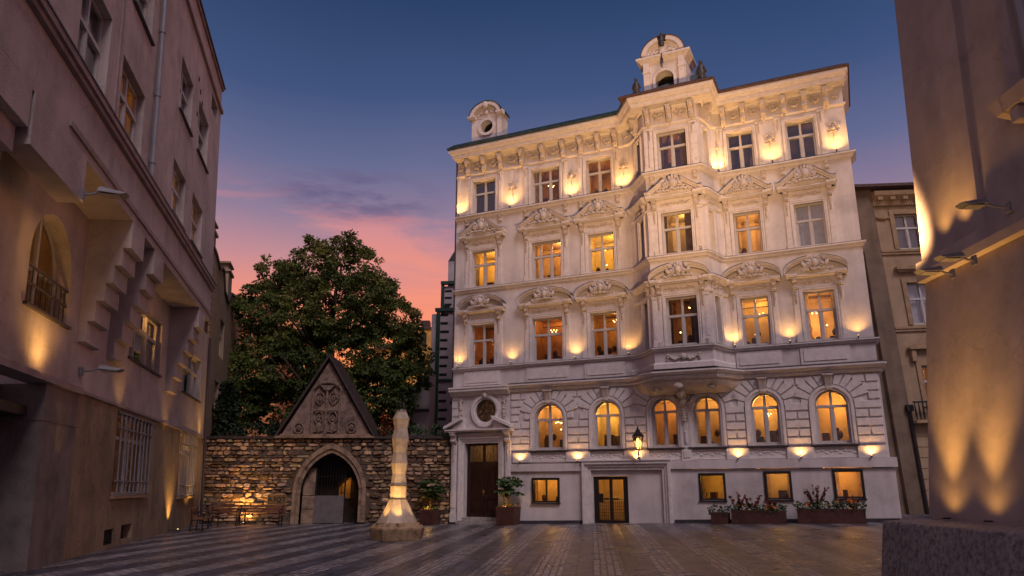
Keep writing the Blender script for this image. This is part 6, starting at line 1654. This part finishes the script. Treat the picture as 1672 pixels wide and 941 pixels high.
def cone_shape(h0, h1, r0, r1):
    def f(r):
        t = r.random(); rr = r0 + (r1 - r0) * t; a_ = r.uniform(0, 2 * PI); q = rr * math.sqrt(r.random()); return Vector((q * math.cos(a_), q * math.sin(a_) * .8, h0 + (h1 - h0) * t)), .28
    return f
bush('dark_shrub', (-14.4, 37.3, 0), 'dark spiky shrub above the wall beside the ochre house', 'shrub', cone_shape(3.2, 6.6, 1.1, .25), 170, .26, M_LEAFD, 31)
bush('ivy_hedge', (-12.6, 36.7, 0), 'low green hedge tops showing over the wall left of the gable', 'hedge', lambda r: (Vector((r.uniform(-1.4, 1.7), r.uniform(-.3, .3), r.uniform(3.2, 4.7) - .2 * r.random())), .25), 130, .16, M_LEAFD, 32)
bush('ivy_hedge', (-4.9, 36.7, 0), 'low green hedge tops showing over the wall between the gable and the white house', 'hedge', lambda r: (Vector((r.uniform(-1.9, 1.9), r.uniform(-.3, .3), r.uniform(3.2, 4.45))), .22), 150, .15, M_LEAFP, 33)
bush('flowering_branch', (-6.15, 36.0, 0), 'small shrub with orange tipped leaves just right of the gable foot', 'shrub', lambda r: (Vector((r.uniform(-.35, .35), r.uniform(-.2, .2), r.uniform(3.6, 5.0))), .16), 26, .14, M_LEAFR, 34)

# ================================================================== POT PLANTS AND PLANTERS
def potplant(s, d, label, seed, sc_=1.0):
    P = thw(s, d); P.z = gz(P.x, P.y) + .005
    o = empty('potted_tree', P, (0, 0, -PHI + .05), label, 'potted plant', 'potted trees by the entrance'); r = random.Random(seed)
    w_ = .42 * sc_; h = .72 * sc_
    m = MB(); m.add([(-w_ * .9, -w_ * .9, 0), (w_ * .9, -w_ * .9, 0), (w_ * .9, w_ * .9, 0), (-w_ * .9, w_ * .9, 0), (-w_, -w_, h), (w_, -w_, h), (w_, w_, h), (-w_, w_, h)], [(0, 3, 2, 1), (0, 1, 5, 4), (1, 2, 6, 5), (2, 3, 7, 6), (3, 0, 4, 7)])
    for (x0, x1, y0, y1) in ((-w_, w_, -w_, -w_ + .04), (-w_, w_, w_ - .04, w_), (-w_, -w_ + .04, -w_ + .04, w_ - .04), (w_ - .04, w_, -w_ + .04, w_ - .04)): m.box(x0, x1, y0, y1, h - .06, h + .012)
    m.build('pot', M_CORTEN, o)
    m = MB(); m.add([(-w_ * .95, -w_ * .95, h - .05), (w_ * .95, -w_ * .95, h - .05), (w_ * .95, w_ * .95, h - .05), (-w_ * .95, w_ * .95, h - .05)], [(0, 1, 2, 3)]); m.build('soil', M_SOIL, o, fixn=False)
    it = []
    for q in range(70): it.append((Vector((r.uniform(-w_, w_) * .9, r.uniform(-w_, w_) * .9, h + r.uniform(-.02, .14))), rdir(r) + Vector((0, 0, .6)), .13, r.random()))
    leaves_mesh('underplanting', M_FLOW if False else M_LEAFP, o, it)
    it = []
    for q in range(22): it.append((Vector((r.uniform(-w_, w_) * .95, r.uniform(-w_, w_ * .5) * .95, h + r.uniform(.02, .14))), rdir(r) + Vector((0, 0, .4)), .10, r.random()))
    leaves_mesh('flowers', M_FLOW, o, it)
    m = MB(); tops = []
    for q in range(5):
        a_ = q * 1.26; p1 = Vector((.05 * math.cos(a_), .05 * math.sin(a_), h + .35)); p2 = Vector((.22 * math.cos(a_), .22 * math.sin(a_), h + .75)) * 1.0
        m.tube([(0, 0, h - .1), p1, p2], [.03, .022, .012], 6); tops.append(p2)
    m.build('stem', M_BARK, o)
    it = []
    for q in range(34):      # whorls of drooping finger leaves
        b = Vector((r.uniform(-.48, .48), r.uniform(-.42, .42), h + r.uniform(.50, 1.28))) * 1.0
        if (b.x / .5) ** 2 + ((b.z - h - .85) / .48) ** 2 > 1.0: continue
        for k_ in range(9):
            a_ = 2 * PI * k_ / 9 + r.random(); dd = Vector((math.cos(a_), math.sin(a_), r.uniform(-.45, .1))); it.append((b + dd * .13, dd, .25, r.uniform(.1, .9)))
    leaves_mesh('crown', M_LEAFP, o, it)
    lamp('POINT', o, (.0, -.26, h + .16), 5, WARM, radius=.04)
potplant(3.30, .85, 'potted small tree in a square brown planter right of the entrance door', 41)
potplant(-.55, .85, 'potted small tree in a square brown planter left of the entrance door', 42, .85)
def trough(s, d, L_, h, label, seed, tall):
    P = thw(s, d); P.z = gz(P.x, P.y) - .03
    o = empty('flower_trough', P, (0, 0, -PHI), label, 'planter', 'flower troughs along the facade'); r = random.Random(seed); w_ = .30
    m = MB(); m.box(-L_ / 2, L_ / 2, -w_, w_, 0, h - .03)
    for (x0, x1, y0, y1) in ((-L_ / 2 - .01, L_ / 2 + .01, -w_ - .01, -w_ + .03), (-L_ / 2 - .01, L_ / 2 + .01, w_ - .03, w_ + .01), (-L_ / 2 - .01, -L_ / 2 + .03, -w_ + .03, w_ - .03), (L_ / 2 - .03, L_ / 2 + .01, -w_ + .03, w_ - .03)): m.box(x0, x1, y0, y1, h - .08, h)
    m.build('trough', M_CORTEN, o)
    it = []
    for q in range(int(190 * L_)):
        x = r.uniform(-L_ / 2 - .1, L_ / 2 + .05); bump_ = .20 + .22 * abs(noise.noise(Vector((x * 2.3, seed, 0)))) 
        it.append((Vector((x, r.uniform(-w_ - .06, w_), h + r.uniform(-.06, bump_))), rdir(r) + Vector((0, -.2, .5)), r.uniform(.08, .16), max(.02, min(.98, .5 + .7 * noise.noise(Vector((x * 3, 0, q * .1)))))))
    leaves_mesh('foliage', M_LEAFP, o, it)
    it = []; m = MB()
    for (tx, th, n_) in tall:
        for q in range(n_):
            a_ = r.uniform(0, 2 * PI); dd = Vector((math.cos(a_) * .55, math.sin(a_) * .4, 1)).normalized(); l = th * r.uniform(.55, 1); base_ = Vector((tx, 0, h - .05)); tip = base_ + dd * l
            m.tube([base_, base_ + dd * l * .5, tip], [.012, .009, .005], 4)
            for k_ in range(9): t = .35 + .65 * k_ / 8; it.append((base_ + dd * l * t + rdir(r) * .04, rdir(r) + dd * .6, .14, r.uniform(.0, 1)))
    m.build('stems', M_BARK, o); leaves_mesh('red_foliage', M_LEAFR, o, it)
    it = []
    for q in range(7 if L_ > 1 else 0):
        c = Vector((r.uniform(-L_ * .4, L_ * .42), r.uniform(-w_ - .08, -.1), h + r.uniform(-.05, .32)))
        for k_ in range(11): dd = rdir(r) + Vector((0, -.5, 0)); it.append((c + dd * .05, dd, .10, r.random()))
    if it: leaves_mesh('flowers', M_FLOW, o, it)
trough(12.15, .72, .62, .44, 'short brown trough with low green plants, leftmost in the row', 51, [])
trough(13.55, .72, 1.90, .50, 'long brown trough of red and orange flowers below the middle black framed window', 52, [(-.75, .75, 9), (-.2, .7, 9), (.5, .55, 8)])
trough(16.05, .72, 2.25, .52, 'long brown trough with a tall red leaved bush below the rightmost black framed window', 53, [(-.45, .95, 16), (.25, .4, 5), (.75, .6, 7)])
